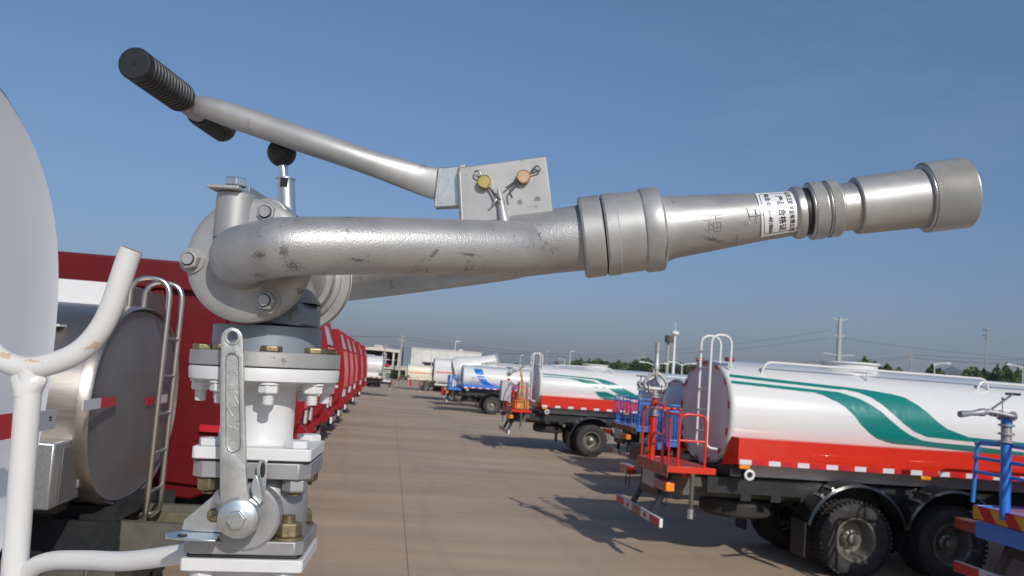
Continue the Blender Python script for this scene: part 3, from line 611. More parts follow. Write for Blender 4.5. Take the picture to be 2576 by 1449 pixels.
mb.cyl(t0((6.80, pp.y, pq.z-.19)), (0, 0, 1), .18, .055); mb.build('post_valve', gunmetal, T0)
MB().tube([t0((6.80, pp.y, pq.z-.03)), t0((6.80, pp.y, pq.z+.07))], .06, 16).build('monitor_riser', bluep, T0)
small_monitor(T0, t0((6.80, pp.y, pq.z-.02)), .72, 'side', az=rad(12), m=gunmetal)
MB().box(-.6, -.3, -.35, .45, 1.37, 1.75).build('deck_box', bluep, T0, bevel=.02)
MB().box(-.985, -.96, -1.15, .75, 1.02, 1.205).build('deck_apron', bluep, T0)

# ------------------------------------------------------------------ left row: stainless tanker, near white truck, last white truck
TS = tank_truck('brushed stainless tanker with dark end disc, ladder and tool box in the left row', -2.0, 7.49, flip=True, L=4.6, a=1.22, b=.76, zc=2.03, p=2.3, mt=stainless, md=stainshade, plat=None, monitor=None, wheels=(2.2,), group='tank trucks in the left row', rails=False, tape=False, hatch=0, bumper=False, spare=False, low=chassis, outlet=False, lugs=False, mudguard=False)
mb = MB(); n = 72; loft(mb, [ring(1.22*k, .76*k, 2.03, x, n, 2.3) for x, k in ((-.01, .985), (-.035, 1.0), (-.01, 1.015), (.05, 1.02), (.06, 1.0))]); mb.build('end_ring', stainless, TS, smooth=60)
for (p1, p2, m_) in (((206, 1007), (288, 1013), 0), ((366, 1001), (417, 1004), 1)):
    A, B = loc(TS, onX(*p1, -1.93)), loc(TS, onX(*p2, -1.93))
    for f0, f1, mm_ in ((0, .5, tape_w if not m_ else tape_r), (.51, 1, tape_r if not m_ else tape_w)):
        ya, yb = A.y+(B.y-A.y)*f0, A.y+(B.y-A.y)*f1; zc_ = (A.z+B.z)/2
        MB().box(-.082, -.076, min(ya, yb), max(ya, yb), zc_-.045, zc_+.025).build('reflective_tape', mm_, TS)
bx0, bx1 = loc(TS, onX(318, 760, -2.25)), loc(TS, onX(414, 760, -2.25))
mb = MB(); mb.box(.25, 4.2, min(bx0.y, bx1.y), max(bx0.y, bx1.y), 2.72, 3.0); mb.build('spill_box', stainless, TS, bevel=.01)
MB().box(.236, .246, min(bx0.y, bx1.y)+.02, max(bx0.y, bx1.y)-.02, 2.78, 2.985).build('spill_box_end', stainshade, TS)  # dark plate carries the shade of the box end in its colour
mb = MB(); mb.box(.28, 4.4, max(bx0.y, bx1.y)+.012, 1.05, 2.585, 2.60); mb.box(.28, 4.4, max(bx0.y, bx1.y)+.004, max(bx0.y, bx1.y)+.012, 2.62, 3.0); mb.build('sunlit_side_plate', whitef, TS)  # white plates carry the sunlit look of the spill box side
mb = MB(); mb.box(.06, 1.1, .94, 1.50, 1.42, 1.84); mb.build('tool_box', galv, TS, bevel=.012)
MB().box(.050, .058, .98, 1.36, 1.45, 1.80).build('tool_box_door', stainshade, TS, bevel=.003)  # dark door colour includes the shade of the aisle side
for dz in (1.53, 1.72): MB().box(.038, .049, 1.0, 1.05, dz-.03, dz+.03).build('latch', zinc, TS, bevel=.003)
mb = MB(); mb.box(-.15, 3.5, -.55, .62, .60, .93); mb.build('rear_frame', chassis, TS, bevel=.012)
for y_ in (.48, -.6): MB().prism([(.15, .932), (.55, .932), (.55, 1.32), (.42, 1.32)], y_, y_+.12).build('saddle_bracket', chassis, TS)
mb = MB(); mb.box(-.5, .2, -.75, -.35, .72, 1.12); mb.cyl((-.45, -.55, .9), (0, 0, 1), .25, .12); mb.tube(spline([(-.5, .2, .98), (-.4, 0, 1.05), (-.45, -.3, .95)]), .03, 8); mb.build('brake_fittings', mat('oily_fittings', (.12, .11, .07), .6, .2, .2, 30, .4, 9), TS, bevel=.01)
mb = MB(); mb.tube([(.05, .62, .62), (.05, .62, 1.0)], .012, 8); mb.tube(fillet([(.05, .66, .93), (.05, .66, 1.0), (.05, .58, 1.0), (.05, .58, .93)], .02), .008, 6); mb.build('hook_rod', stainpipe, TS)
MB().box(-.3, 3.4, -1.15, 1.0, .05, .12).build('underbody_shade', blackp, TS)  # black sheet near the ground, stands in for shade beneath the chassis

TN = tank_truck('near white tank truck whose pale tank end fills the left edge', -1.1, 1.95, flip=True, L=6.0, a=1.14, b=.80, zc=2.42, p=2.5, md=mat('pale_tank_end', (.84, .85, .87), .45, 0, .01, 3, .02, 1.2), dish=.05, plat=white, platw=(-1.1, 1.1), platd=1.30, pz=1.36, cage='none', monitor=None, wheels=(2.0, 3.4), group='tank trucks in the left row', rails=False, tape=False, hatch=2.5, bumper=False, spare=False, ladder=False, outlet=False, lugs=False)
def tapebox(p1, p2, m_):
    A, B = loc(TN, onX(*p1, -1.02)), loc(TN, onX(*p2, -1.02)); MB().box(-.084, -.080, min(A.y, B.y), max(A.y, B.y), min(A.z, B.z), max(A.z, B.z)).build('reflective_tape', m_, TN)
tapebox((-25, 1046), (36, 1100), tape_r); tapebox((36.5, 1043), (134, 1078), mat('reflective_grey', (.42, .43, .46), .35)); tapebox((-120, 1046), (-25.5, 1100), MATS['reflective_grey'])
for q in ((125, 1048), (125, 1055)): tapebox((q[0]-5, q[1]), (q[0]+2, q[1]+4), tape_r)

TE = tank_truck('white tank truck with white railed deck at the far end of the left row', -.62, 67.3, flip=True, L=6.0, a=1.15, b=.70, zc=2.27, skirt=white, skz=(1.36, 1.5), plat=white, platw=(-1.2, 1.2), platd=.66, pz=1.18, cage='bars', monitor=None, wheels=(2.6,), group='tank trucks in the left row', lugs=False, hatch=0, tape=False, md=mat('dull_red_end', (.3, .06, .07), .4))
MB().sphere((-.35, .9, 2.3), .2, 12, 8, sc3=(1, 1, .6)).build('red_cap', tape_r, TE)

# ------------------------------------------------------------------ red refuse trucks, rears to the aisle
def refuse_truck(label, Ynear, red=None, W=2.45, Xr=-1.6, H=3.38, detail=True):
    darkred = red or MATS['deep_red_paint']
    T = thing('refuse_truck', label, 'refuse truck', loc=(Xr, Ynear+W/2, 0), rz=math.pi, group='red refuse trucks in the left row'); w2 = W/2
    MB().prism([(.75, 1.05), (4.6, 1.05), (4.6, H-.12), (.75, H-.12)], -w2+.04, w2-.04).build('body', darkred, T, bevel=.02)
    # hopper: outline in x,z bulging out over the tail
    prof = [(.74, 1.0), (.30, .98), (-.02, 1.12), (-.16, 1.30), (-.22, 1.62), (-.20, 2.2), (-.12, 2.75), (.05, H-.06), (.74, H-.06)]
    MB().prism(prof, -w2+.06, w2-.06).build('hopper', darkred, T, bevel=.02)
    for sg in (-1, 1):
        ys = (-w2, -w2+.10) if sg < 0 else (w2-.10, w2)
        P = [(.74, 1.16), (.2, 1.12), (-.10, 1.26), (-.22, 1.45), (-.28, 1.66), (-.27, 2.2), (-.18, 2.8), (-.02, H), (.24, H), (.10, 2.8), (.0, 2.2), (.0, 1.7), (.2, 1.5), (.74, 1.5)]
        MB().prism(P, *ys).build('hopper_frame', darkred, T, bevel=.012)
    n = 9
    for i in range(n):
        y = -w2+.24+i*(W-.48)/(n-1)
        mb = MB(); mb.prism([(-.235, 1.66), (-.215, 2.2), (-.135, 2.76), (-.19, 2.76), (-.275, 2.2), (-.295, 1.66)], y-.035, y+.035); mb.build('rib', rib_highlight, T, bevel=.012)
    mb = MB(); mb.prism([(-.13, 2.82), (.035, H-.12), (.0, H-.12), (-.165, 2.82)], -w2+.3, w2-.3); mb.build('tail_window', mat('dusty_grey_panel', (.55, .52, .53), .35), T)
    for y in (-.6, .35): MB().box(-.262, -.225, y-.13, y+.13, 1.38, 1.60).build('plate', MATS['dusty_grey_panel'], T, bevel=.004)
    mb = MB(); mb.tube([(-.08, -w2+.15, 1.10), (-.08, w2-.15, 1.10)], .09, 12); mb.build('tail_lip', darkred, T)
    for sg in (-1, 1):
        mb = MB(); mb.lathe((-.16, sg*.75, 1.22), (0, 1, 0), [(-.09, 0), (-.09, .16), (.09, .16), (.09, 0)], 18); mb.build('lifting_arm', darkred, T)
    # body panelling on the long sides
    MB().box(.30, 4.6, -w2-.03, w2+.03, H-.30, H).build('top_beam', darkred, T, bevel=.02)
    for sg in (-1, 1):
        y0, y1 = (-w2+.0, -w2+.05) if sg < 0 else (w2-.05, w2-.0)
        for x in (.76, 1.75, 2.75, 3.75, 4.5): MB().box(x, x+.10, y0, y1, 1.10, H-.31).build('side_post', darkred, T, bevel=.008)
        for z in (1.12, 1.62, 2.32): MB().box(.862, 4.5, y0+.012, y1-.012, z, z+.10).build('side_rail', darkred, T, bevel=.01)
        yt = (-w2-.006, -w2-.001) if sg < 0 else (w2+.001, w2+.006)
        for x, m_ in ((-.12, tape_w), (.08, tape_r), (2.2, tape_w), (2.4, tape_r)): MB().box(x, x+.19, yt[0], yt[1], 1.67, 1.74).build('reflective_tape', m_, T)
        mb = MB(); mb.tube([(1.3, (y0+y1)/2-.05*(-sg), 3.02), (1.3, (y0+y1)/2+.05*sg, 2.82)], .02, 8); mb.build('hook', darkred, T)
    MB().box(1.0, 1.35, -.2, .2, H, H+.05).build('roof_plate', steelp, T)
    for sg in (-1, 1): MB().box(-.05, 6, sg*.42-.04, sg*.42+.04, .80, 1.04).build('chassis_rail', blackp, T)
    MB().box(-.02, .03, -w2+.1, w2-.1, .62, .80).build('rear_bumper', steelp, T)
    k = 8; yw = (W-.2)/k
    for i in range(k): MB().box(-.028, -.022, -w2+.1+i*yw, -w2+.1+(i+1)*yw-.004, .64, .78).build('reflective_tape', tape_w if i % 2 else tape_r, T)
    for sg in (-1, 1): MB().box(-.0, .25, sg*.7-.03, sg*.7+.03, .5, 1.0).build('bumper_hanger', blackp, T)
    for sg in (-1, 1): MB().box(-.06, .02, sg*.95-.15, sg*.95+.15, .88, .98).build('tail_lamp', redlens, T)
    for x in (1.6, 2.9):
        for sg in (-1, 1): wheel(T, x, sg*1.06, .5, True, sg, False)
    for sg in (-1, 1): MB().box(.55, .58, sg*1.06-.25, sg*1.06+.25, .2, .95).build('mud_flap', rubber, T)
    mb = MB(); mb.prism([(4.9, .9), (6.9, .9), (7.0, 1.9), (6.8, 2.9), (4.95, 2.9)], -1.2, 1.2); mb.build('cab', redp, T, bevel=.05)
    for sg in (-1, 1): MB().prism([(5.6, 1.9), (6.7, 1.9), (6.6, 2.5), (5.6, 2.5)], sg*1.2, sg*1.208).build('cab_window', glass, T)
    return T
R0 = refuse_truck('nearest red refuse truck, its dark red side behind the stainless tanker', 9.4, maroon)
labs = ['second red refuse truck in the left row, mostly behind the white valve stand', 'third red refuse truck, tallest looking tail right of the grey swivel collar', 'fourth red refuse truck in the left row, ribbed tail just right of the flange',
        'fifth red refuse truck from the camera in the left row', 'sixth red refuse truck from the camera in the left row', 'seventh red refuse truck from the camera in the left row', 'farthest red refuse truck, right beside the white tank truck']
R1 = refuse_truck(labs.pop(0), 14.6)
for l, y in zip(labs, (19.9, 26.4, 30.2, 34.4, 41.4, 49.7)):
    t = copy_tree(R1); t['label'] = l; t.location.y = y+2.45/2

# ------------------------------------------------------------------ far background
def tag_thing(mb, name, m, label, cat, group=None, smooth=38):
    return tag(mb.build(name, m, smooth=smooth), label, cat, group)
B = thing('factory_building', 'long low white factory building with a blue grey end wall', 'building', loc=(0, 0, 0))
MB().box(3.2, 15.1, 150, 172, 0, 5.25).build('wall', wallc, B)
MB().box(3.15, 15.15, 149.9, 172.1, 5.25, 5.42).build('roof_edge', roofl, B)
MB().box(1.9, 3.19, 150.2, 171, 0, 5.5).build('side_wing', bluewall, B)
for i in range(3): MB().box(2.15+i*.35, 2.2+i*.35, 150.15, 150.19, 0, 5.7).build('downpipe', polec, B)
for i in range(8): MB().box(3.6+i*1.45, 3.63+i*1.45, 149.96, 149.99, 0, 5.2).build('panel_joint', polec, B)
mb = MB(); mb.box(5.3, 9.2, 149.4, 149.9, 3.1, 3.3); mb.build('canopy', roofl, B); MB().box(5.5, 9.0, 149.93, 149.97, .2, 3.0).build('open_door', glass, B)
MB().box(11.6, 12.2, 155, 156, 5.42, 5.8).build('roof_vent', roofl, B)
S = thing('open_shed', 'open sided dark shed with a curved pale roof left of the white factory', 'building', loc=(0, 0, 0))
mb = MB()
for i in range(8):
    x0, x1 = -16+i*2.2, -16+(i+1)*2.2; z = lambda x: 4.95-.0055*(x+4)**2
    mb.add([(x0, 149, z(x0)), (x1, 149, z(x1)), (x1, 149, z(x1)-.5), (x0, 149, z(x0)-.5), (x0, 170, z(x0)), (x1, 170, z(x1)), (x1, 170, z(x1)-.5), (x0, 170, z(x0)-.5)], [(0, 1, 2, 3), (4, 7, 6, 5), (0, 4, 5, 1), (3, 2, 6, 7), (1, 5, 6, 2), (0, 3, 7, 4)])
mb.build('roof', roofl, S, smooth=0)
MB().box(-16, 1.6, 151.6, 152, 0, 4.3).build('shade_sheet', mat('shed_shade', (.012, .014, .018), .9), S)  # near-black sheet stands in for the shade inside the shed
for x in (-15, -10, -5, .3, 1.2): MB().box(x-.15, x+.15, 149.2, 149.5, 0, 4.5).build('post', roofl, S)
MB().box(-16, 1.4, 151, 151.3, 3.0, 3.12).build('beam', roofl, S); MB().box(-3.2, -1.6, 155, 157, 5.0, 5.5).build('roof_vent', roofl, S, bevel=.2)
wl = thing('perimeter_wall', 'pale rendered yard wall below the dark shed', 'wall'); MB().box(-30, 60, 144.2, 144.5, 0, 2.0).build('wall_panel', concw, wl); MB().box(-30, 60, 144.1, 144.6, 2.0, 2.12).build('coping', roofl, wl)
for i in range(16): MB().box(-30+i*5.6, -29.6+i*5.6, 144.12, 144.19, 0, 2.0).build('pillar', concw, wl)

def clump_mesh(name, n, h, r, shape, seed, s=.35, m=None):
    rnd = random.Random(seed); mb = MB()
    lobes = [(rnd.uniform(-.45, .45)*r, rnd.uniform(-.45, .45)*r, rnd.uniform(.15, .92)*h, rnd.uniform(.35, .6)*r) for _ in range(9)]
    while len(mb.v) < n*4:
        if rnd.random() < .75:
            l = rnd.choice(lobes); d = V((rnd.gauss(0, 1), rnd.gauss(0, 1), rnd.gauss(0, 1))).normalized()*rnd.uniform(.6, 1.05)
            p = V((l[0], l[1], l[2]))+d*l[3]
            f = p.z/h; lim = r*shape(min(max(f, 0), 1)); rr = math.hypot(p.x, p.y)
            if rr > lim*1.05 and rr > 0: p.x *= lim/rr; p.y *= lim/rr
        else:
            f = rnd.uniform(.02, 1); t = rnd.uniform(0, 6.283); q = r*shape(f)*rnd.uniform(.5, 1.0); p = V((math.cos(t)*q, math.sin(t)*q, f*h))
        u = V((rnd.gauss(0, 1), rnd.gauss(0, 1), rnd.gauss(0, .8))).normalized(); v = u.cross(V((rnd.gauss(0, 1), rnd.gauss(0, 1), rnd.gauss(0, 1)))).normalized(); q = s*rnd.uniform(.5, 1.2)
        mb.add([p-u*q*.5, p+v*q*.35, p+u*q*.5, p-v*q*.35], [(0, 1, 2, 3)])
    o = mb.build(name, m or leaf_a, smooth=0); me = o.data; bpy.data.objects.remove(o); return me
round_s = lambda f: (math.sin(math.pi*min(1, f*.92+.06)))**.55
cone_s = lambda f: max(.05, (1-f)**.5) if f > .12 else .6+f*2.5
crowns = [clump_mesh('crown', 1500, 6.4, 2.9, round_s, k, .55, leaf_a if k % 2 else leaf_b) for k in range(4)]
cones = [clump_mesh('crown', 1500, 7.0, 2.3, cone_s, 20+k, .5, leaf_a if k % 2 else leaf_b) for k in range(4)]
_tk = MB().lathe((0, 0, 0), (0, 0, 1), [(0, .2), (1.2, .15), (3.4, .09), (5.6, .03)], 8).build('trunk', bark); trunk_me = _tk.data; bpy.data.objects.remove(_tk)
def tree(me, x, y, h, label, group):
    t = thing('tree', label, 'tree', loc=(x, y, 0), group=group); s = h/7.6
    o = bpy.data.objects.new('trunk', trunk_me); sc.collection.objects.link(o); o.parent = t; o.scale = (s, s, s)
    o = bpy.data.objects.new('crown', me); sc.collection.objects.link(o); o.parent = t; o.location = (0, 0, 1.0*s); o.scale = (s, s, s); o.rotation_euler = (0, 0, random.uniform(0, 6))
rnd = random.Random(5)
def at(px, py, Y): return onY(px, py, Y)
# wood behind the middle tanks: three loose rows
for i in range(46):
    px = 1422+i*7.6+rnd.uniform(-3, 3); Y = rnd.choice((176, 188, 202)); top = 915 if px < 1440 else (905 if px < 1640 else 912)
    p = at(px, top+rnd.uniform(-3, 10), Y); tree(rnd.choice(crowns), p.x, Y, max(3.5, p.z), 'green leafy tree in the loose wood beyond the teal striped tanks', 'trees in the wood behind the middle tanks')
for px, py in ((1285, 917), (1298, 912), (1312, 916), (1352, 917), (1368, 914), (1384, 918), (1400, 912), (1175, 905), (1183, 903), (1192, 904)):
    p = at(px, py, 190); tree(rnd.choice(crowns), p.x, 190, p.z, 'small dark tree showing just above the far tanks', 'small trees left of the wood')
for ti, (px, py, Y, lab) in enumerate(((2183, 903, 150, 'dark rounded tree right of the steel pylon'), (2196, 915, 150, 'small dark tree beside the rounded one at the pylon'), (2232, 925, 160, None), (2262, 930, 160, None), (2345, 928, 150, None), (2362, 934, 150, None), (2388, 947, 150, None), (2426, 946, 150, None), (2445, 929, 145, None), (2456, 936, 150, None), (2476, 938, 150, None), (2490, 945, 150, None), (2507, 932, 145, None), (2530, 929, 142, None), (2548, 944, 150, None), (2562, 940, 148, None), (2578, 936, 148, None), (2600, 930, 148, None))):
    p = at(px, py, Y); tree(rnd.choice(cones if lab is None else crowns), p.x, Y, p.z, lab or 'conical green tree above the right hand tanks, %s from the left' % ('', '', 'first', 'second', 'third', 'fourth', 'fifth', 'sixth', 'seventh', 'eighth', 'ninth', 'tenth', 'eleventh', 'twelfth', 'thirteenth', 'fourteenth', 'fifteenth', 'sixteenth')[ti], None if lab else 'conical trees at the right edge')
mb = MB(); r2 = random.Random(3)
for i in range(1500):
    p = V((r2.uniform(-1.5, 2.3), 142.6+r2.uniform(-.6, .6), r2.uniform(0, 1.45))); u = V((r2.gauss(0, 1), r2.gauss(0, 1), r2.gauss(0, 1))).normalized(); v = u.cross(V((0, .3, 1))).normalized(); q = .2
    mb.add([p-u*q, p+v*q*.6, p+u*q, p-v*q*.6], [(0, 1, 2, 3)])
tag(mb.build('hedge', leaf_b, smooth=0), 'low green hedge at the foot of the yard wall', 'hedge')

def pole_between(name, label, cat, pb, pt, Y, r, m, arms=(), group=None):
    b, t = at(*pb, Y), at(*pt, Y); T = thing(name, label, cat, loc=(b.x, Y, 0), group=group); H = t.z
    MB().lathe((0, 0, 0), (0, 0, 1), [(0, r), (H*.5, r*.8), (H, r*.55), (H, 0)], 10).build('pole', m, T)
    for (dz, w_) in arms: MB().box(-w_, w_, -.06, .06, H-dz-.06, H-dz+.06).build('crossarm', m, T)
    return T, H
wood = polec
pole_between('utility_pole', 'concrete utility pole standing in front of the dark shed', 'utility pole', (963, 950), (966, 866), 140, .17, wood, ((.3, .5),), 'concrete utility poles')
pole_between('utility_pole', 'taller concrete utility pole between the shed and the white factory', 'utility pole', (1003, 950), (1012, 841), 141, .19, wood, ((.3, .5), (.9, .7)), 'concrete utility poles')
pole_between('utility_pole', 'thin utility pole over the teal striped middle tank', 'utility pole', (1371, 960), (1374, 880), 230, .15, wood, ((.3, .6),), 'concrete utility poles')
pole_between('utility_pole', 'utility pole between the steel pylon and the right hand trees', 'utility pole', (2290, 960), (2295, 888), 165, .17, wood, ((.4, 1.1), (1.2, .9)), 'concrete utility poles')
pole_between('utility_pole', 'short utility pole far behind the first roof rail', 'utility pole', (1995, 960), (1998, 905), 220, .16, wood, ((.4, 1.2), (1.2, 1.0)), 'concrete utility poles')
T, H = pole_between('transmission_pylon', 'tall steel pole pylon with three pairs of crossarms', 'pylon', (2106, 990), (2106, 799), 200, .75, mat('pylon_steel', (.40, .42, .41), .6, 0, 0, 2, .1, .4))
for dz, w_ in ((.2, 2.0), (4.2, 1.4), (8.7, 4.0), (18.5, 1.8), (20.0, 2.6)):
    mb = MB(); mb.bar((0, 0, H-dz-.4), (w_, 0, H-dz), .25, .25); mb.bar((0, 0, H-dz-.4), (-w_, 0, H-dz), .25, .25); mb.build('crossarm', MATS['pylon_steel'], T)
    for sg in (-1, 1): MB().cyl((sg*w_, 0, H-dz-1.0), (0, 0, 1), .9, .1, 8).build('insulator', polec, T)
T, H = pole_between('light_mast', 'slim white mast with a round white top beside the grey tower', 'mast', (1690, 990), (1697, 838), 120, .26, steelp)
MB().sphere((0, 0, H), .8, 16, 10, sc3=(.75, .75, .45)).build('dome', steelp, T); MB().cyl((0, 0, H), (0, 0, 1), 1.5, .04, 6).build('lightning_rod', steelp, T)
T, H = pole_between('lattice_tower', 'grey tower with a dark platform right behind the white mast', 'tower', (1674, 990), (1679, 844), 150, .38, polec)
MB().cyl((.3, 0, H-1.2), (0, 0, 1), 1.2, .95, 12).build('platform', chassis, T)
for dz in (9, 15): MB().box(-2.0, 2.0, -.1, .1, H-dz, H-dz+.15).build('crossarm', polec, T)
pole_between('pylon_pole', 'dark wire pole far behind the upright nozzle of the red deck', 'utility pole', (1611, 960), (1606, 882), 260, .25, polec, ((.3, 2.2), (2.0, 2.2), (4.2, 2.2)), 'far line poles')
T, H = pole_between('radio_mast', 'thin radio mast with small antennas at the far right', 'mast', (2478, 990), (2478, 826), 160, .16, polec)
for dz, w_ in ((.3, .8), (1.4, .7), (2.0, .5)): MB().cyl((0, 0, H-dz), (0, 0, 1), .12, w_, 10).build('antenna_ring', polec, T)
def street_lamp(label, px, py, Y, pb, arm, side=1, dbl=False):
    T, H = pole_between('street_lamp', label, 'street lamp', (px, pb), (px, py), Y, .09, steelp, group='street lamps along the far road')
    for sg in ((side, -side) if dbl else (side,)):
        MB().tube(spline([(0, 0, H-.3), (sg*arm*.5, 0, H-.05), (sg*arm, 0, H+.02)]), .05, 6).build('arm', steelp, T)
        MB().box(min(sg*arm, sg*(arm+.7)), max(sg*arm, sg*(arm+.7)), -.13, .13, H-.05, H+.09).build('lamp_head', steelp, T, bevel=.03)
for px, py, Y, a_, sd_, db, lab in ((1136, 858, 135, .01, 1, False, 'street lamp standing in front of the white factory wall'), (1428, 883, 160, .01, 1, False, 'street lamp with a short head left of the green wood'), (1303, 893, 200, .01, 1, False, 'small lamp above the fog cannon truck'), (1415, 903, 200, .9, -1, False, 'lamp with its arm to the left above the far tank'),
                                   (1641, 913, 100, 1.1, 1, True, 'twin armed lamp beside the grey tower'), (1712, 913, 100, 1.1, 1, True, 'twin armed lamp just right of the white mast'), (2349, 912, 100, 1.4, 1, False, 'white curved lamp near the hazy hill'), (2572, 920, 100, 1.6, -1, False, 'white curved lamp at the right edge of the picture')):
    street_lamp(lab, px, py, Y, 990, a_, sd_, db)
for k, (pa_, pb_, Ya, Yb) in enumerate((((0, 850), (966, 868), 60, 140), ((560, 815), (1012, 846), 100, 141), ((1012, 846), (1606, 886), 141, 260), ((966, 868), (1374, 882), 140, 230), ((1012, 853), (1606, 893), 141, 260), ((1606, 886), (2090, 830), 260, 200), ((1606, 893), (2080, 850), 260, 200), ((1998, 908), (2295, 893), 220, 165), ((2106, 912), (2295, 898), 200, 165), ((2295, 892), (2620, 905), 165, 150), ((2295, 900), (2620, 918), 165, 150), ((2120, 850), (2620, 905), 200, 170))):
    A, Bq = at(*pa_, Ya), at(*pb_, Yb); pts = []
    for i in range(17):
        f = i/16; p = A.lerp(Bq, f); p.z -= 4*f*(1-f)*.012*(A-Bq).length; pts.append(p)
    tag(MB().tube(pts, .028, 5, False).build('power_line', wire), 'thin overhead wire sagging '+('over the red trucks to the shed pole', 'over the red trailers to the taller factory pole', 'low over the white factory roof', 'from the shed pole over the fog cannon', 'just below the upper factory wire', 'high from the far wire pole to the steel pylon', 'lower from the far wire pole to the steel pylon', 'over the hatch to the right hand pole', 'low from the pylon foot to the right hand pole', 'upper of two from the right hand pole to the frame edge', 'lower of two from the right hand pole to the frame edge', 'long from the pylon arms over the radio mast')[k], 'power line', 'overhead wires')
mb = MB(); c = at(2405, 985, 2900); pts = []
for i in range(61):
    x = -520+i*1040/60; z = 62*math.exp(-(x/430)**2)+36*math.exp(-(x/42)**2)+14*math.exp(-((x+80)/45)**2)+12*math.exp(-((x-120)/60)**2)+1.5*math.sin(i*1.7); pts.append((c.x+x-20, max(2, z*1.38)))
for i in range(60): mb.add([(pts[i][0], 2600, -1), (pts[i+1][0], 2600, -1), (pts[i+1][0], 2600, pts[i+1][1]*.4), (pts[i][0], 2600, pts[i][1]*.4), (pts[i+1][0], 2900, pts[i+1][1]), (pts[i][0], 2900, pts[i][1]), (pts[i+1][0], 3300, -1), (pts[i][0], 3300, -1)], [(0, 1, 2, 3), (3, 2, 4, 5), (5, 4, 6, 7)])
tag(mb.build('hills', hill, smooth=180), kind='structure')

def spots(m, lst, col, lo=.5, scale=90., rough=None):
    """marks of a given place and size worn into a material (object space)"""
    t = m.node_tree; n = t.nodes; k = t.links.new; b = n['Principled BSDF']; tc = n.new('ShaderNodeTexCoord'); cur = None
    for (p, r, st) in lst:
        mp = n.new('ShaderNodeMapping'); mp.vector_type = 'TEXTURE'; mp.inputs['Location'].default_value = p; mp.inputs['Scale'].default_value = (r*st[0], r*st[1], r*st[2]); mp.inputs['Rotation'].default_value = (0, st[3] if len(st) > 3 else 0, 0); k(tc.outputs['Object'], mp.inputs[0])
        ln = n.new('ShaderNodeVectorMath'); ln.operation = 'LENGTH'; k(mp.outputs[0], ln.inputs[0]); mr = n.new('ShaderNodeMapRange'); k(ln.outputs['Value'], mr.inputs[0]); mr.inputs[1].default_value = 1.0; mr.inputs[2].default_value = .2; mr.inputs[3].default_value = 0; mr.inputs[4].default_value = .32
        if cur is None: cur = mr.outputs[0]
        else:
            mx = n.new('ShaderNodeMath'); mx.operation = 'MAXIMUM'; k(cur, mx.inputs[0]); k(mr.outputs[0], mx.inputs[1]); cur = mx.outputs[0]
    ns = n.new('ShaderNodeTexNoise'); ns.inputs['Scale'].default_value = scale; ns.inputs['Detail'].default_value = 6; ns.inputs['Roughness'].default_value = .7; k(tc.outputs['Object'], ns.inputs[0])
    ad = n.new('ShaderNodeMath'); ad.operation = 'ADD'; k(cur, ad.inputs[0]); k(ns.outputs[0], ad.inputs[1])
    th = n.new('ShaderNodeMapRange'); k(ad.outputs[0], th.inputs[0]); th.inputs[1].default_value = .5+lo*.5; th.inputs[2].default_value = .56+lo*.5; th.inputs[3].default_value = 0; th.inputs[4].default_value = .62
    mx = n.new('ShaderNodeMix'); mx.data_type = 'RGBA'; k(th.outputs[0], mx.inputs[0]); mx.inputs[7].default_value = (*col, 1); src = b.inputs['Base Color'].links
    if src: k(src[0].from_socket, mx.inputs[6])
    else: mx.inputs[6].default_value = b.inputs['Base Color'].default_value
    k(mx.outputs[2], b.inputs['Base Color'])

# ================================================================== the water cannon in front
AX = rad(10.86)
nN = V((math.sin(AX), math.cos(AX), 0)); nU = V((math.cos(AX), -math.sin(AX), 0)); nZ = V((0, 0, 1))
_d = ray(669, 920); O3 = CAM+_d*(1.18/_d.dot(nN))
m3 = Fr(O3, nU, nN, nZ); L = m3.L
WC = thing('water_cannon', 'silver water cannon with twin pipes, long nozzle and black gripped handle aimed right', 'water cannon', M=m3.M())
def b_at(px, dy=0): return L(px, 597-.117*(px-1475)+dy, 0)
W1 = (1, 1, 1)
spots(silver, [(L(713, 632, -.20), .011, (1, 3, 1.6)), (L(735, 668, -.195), .016, (1.5, 3, .8)), (L(650, 640, -.2), .02, (1, 2, .5)), (L(1092, 640, -.12), .010, (.5, 3, 1.6, .6)), (L(900, 655, -.16), .012, (2, 3, .35)), (L(1180, 640, -.1), .012, (2.4, 3, .3)), (L(640, 690, -.19), .02, (1.4, 3, .3))], (.05, .051, .053), .435, 420)
spots(silver2, [(L(1800, 600, -.04), .014, (2.0, 3, .40, .15)), (L(1678, 628, -.04), .016, (.22, 3, 1.6)), (L(1857, 604, -.03), .009, (.5, 3, 1.6)), (L(1308, 508, -.022), .010, (.7, 1, .7)), (L(1352, 500, -.022), .010, (.9, 1, .6)), (L(664, 776, -.115), .008, (1.2, 2, .6)), (L(1760, 628, -.04), .007, (1.5, 3, .6)), (L(760, 740, -.1), .012, (.6, 2, 1.6, -.6)), (L(1100, 470, -.01), .006, (.4, 3, 3)), (L(500, 268, -.02), .006, (1, 3, 1))], (.03, .03, .032), .36, 450)
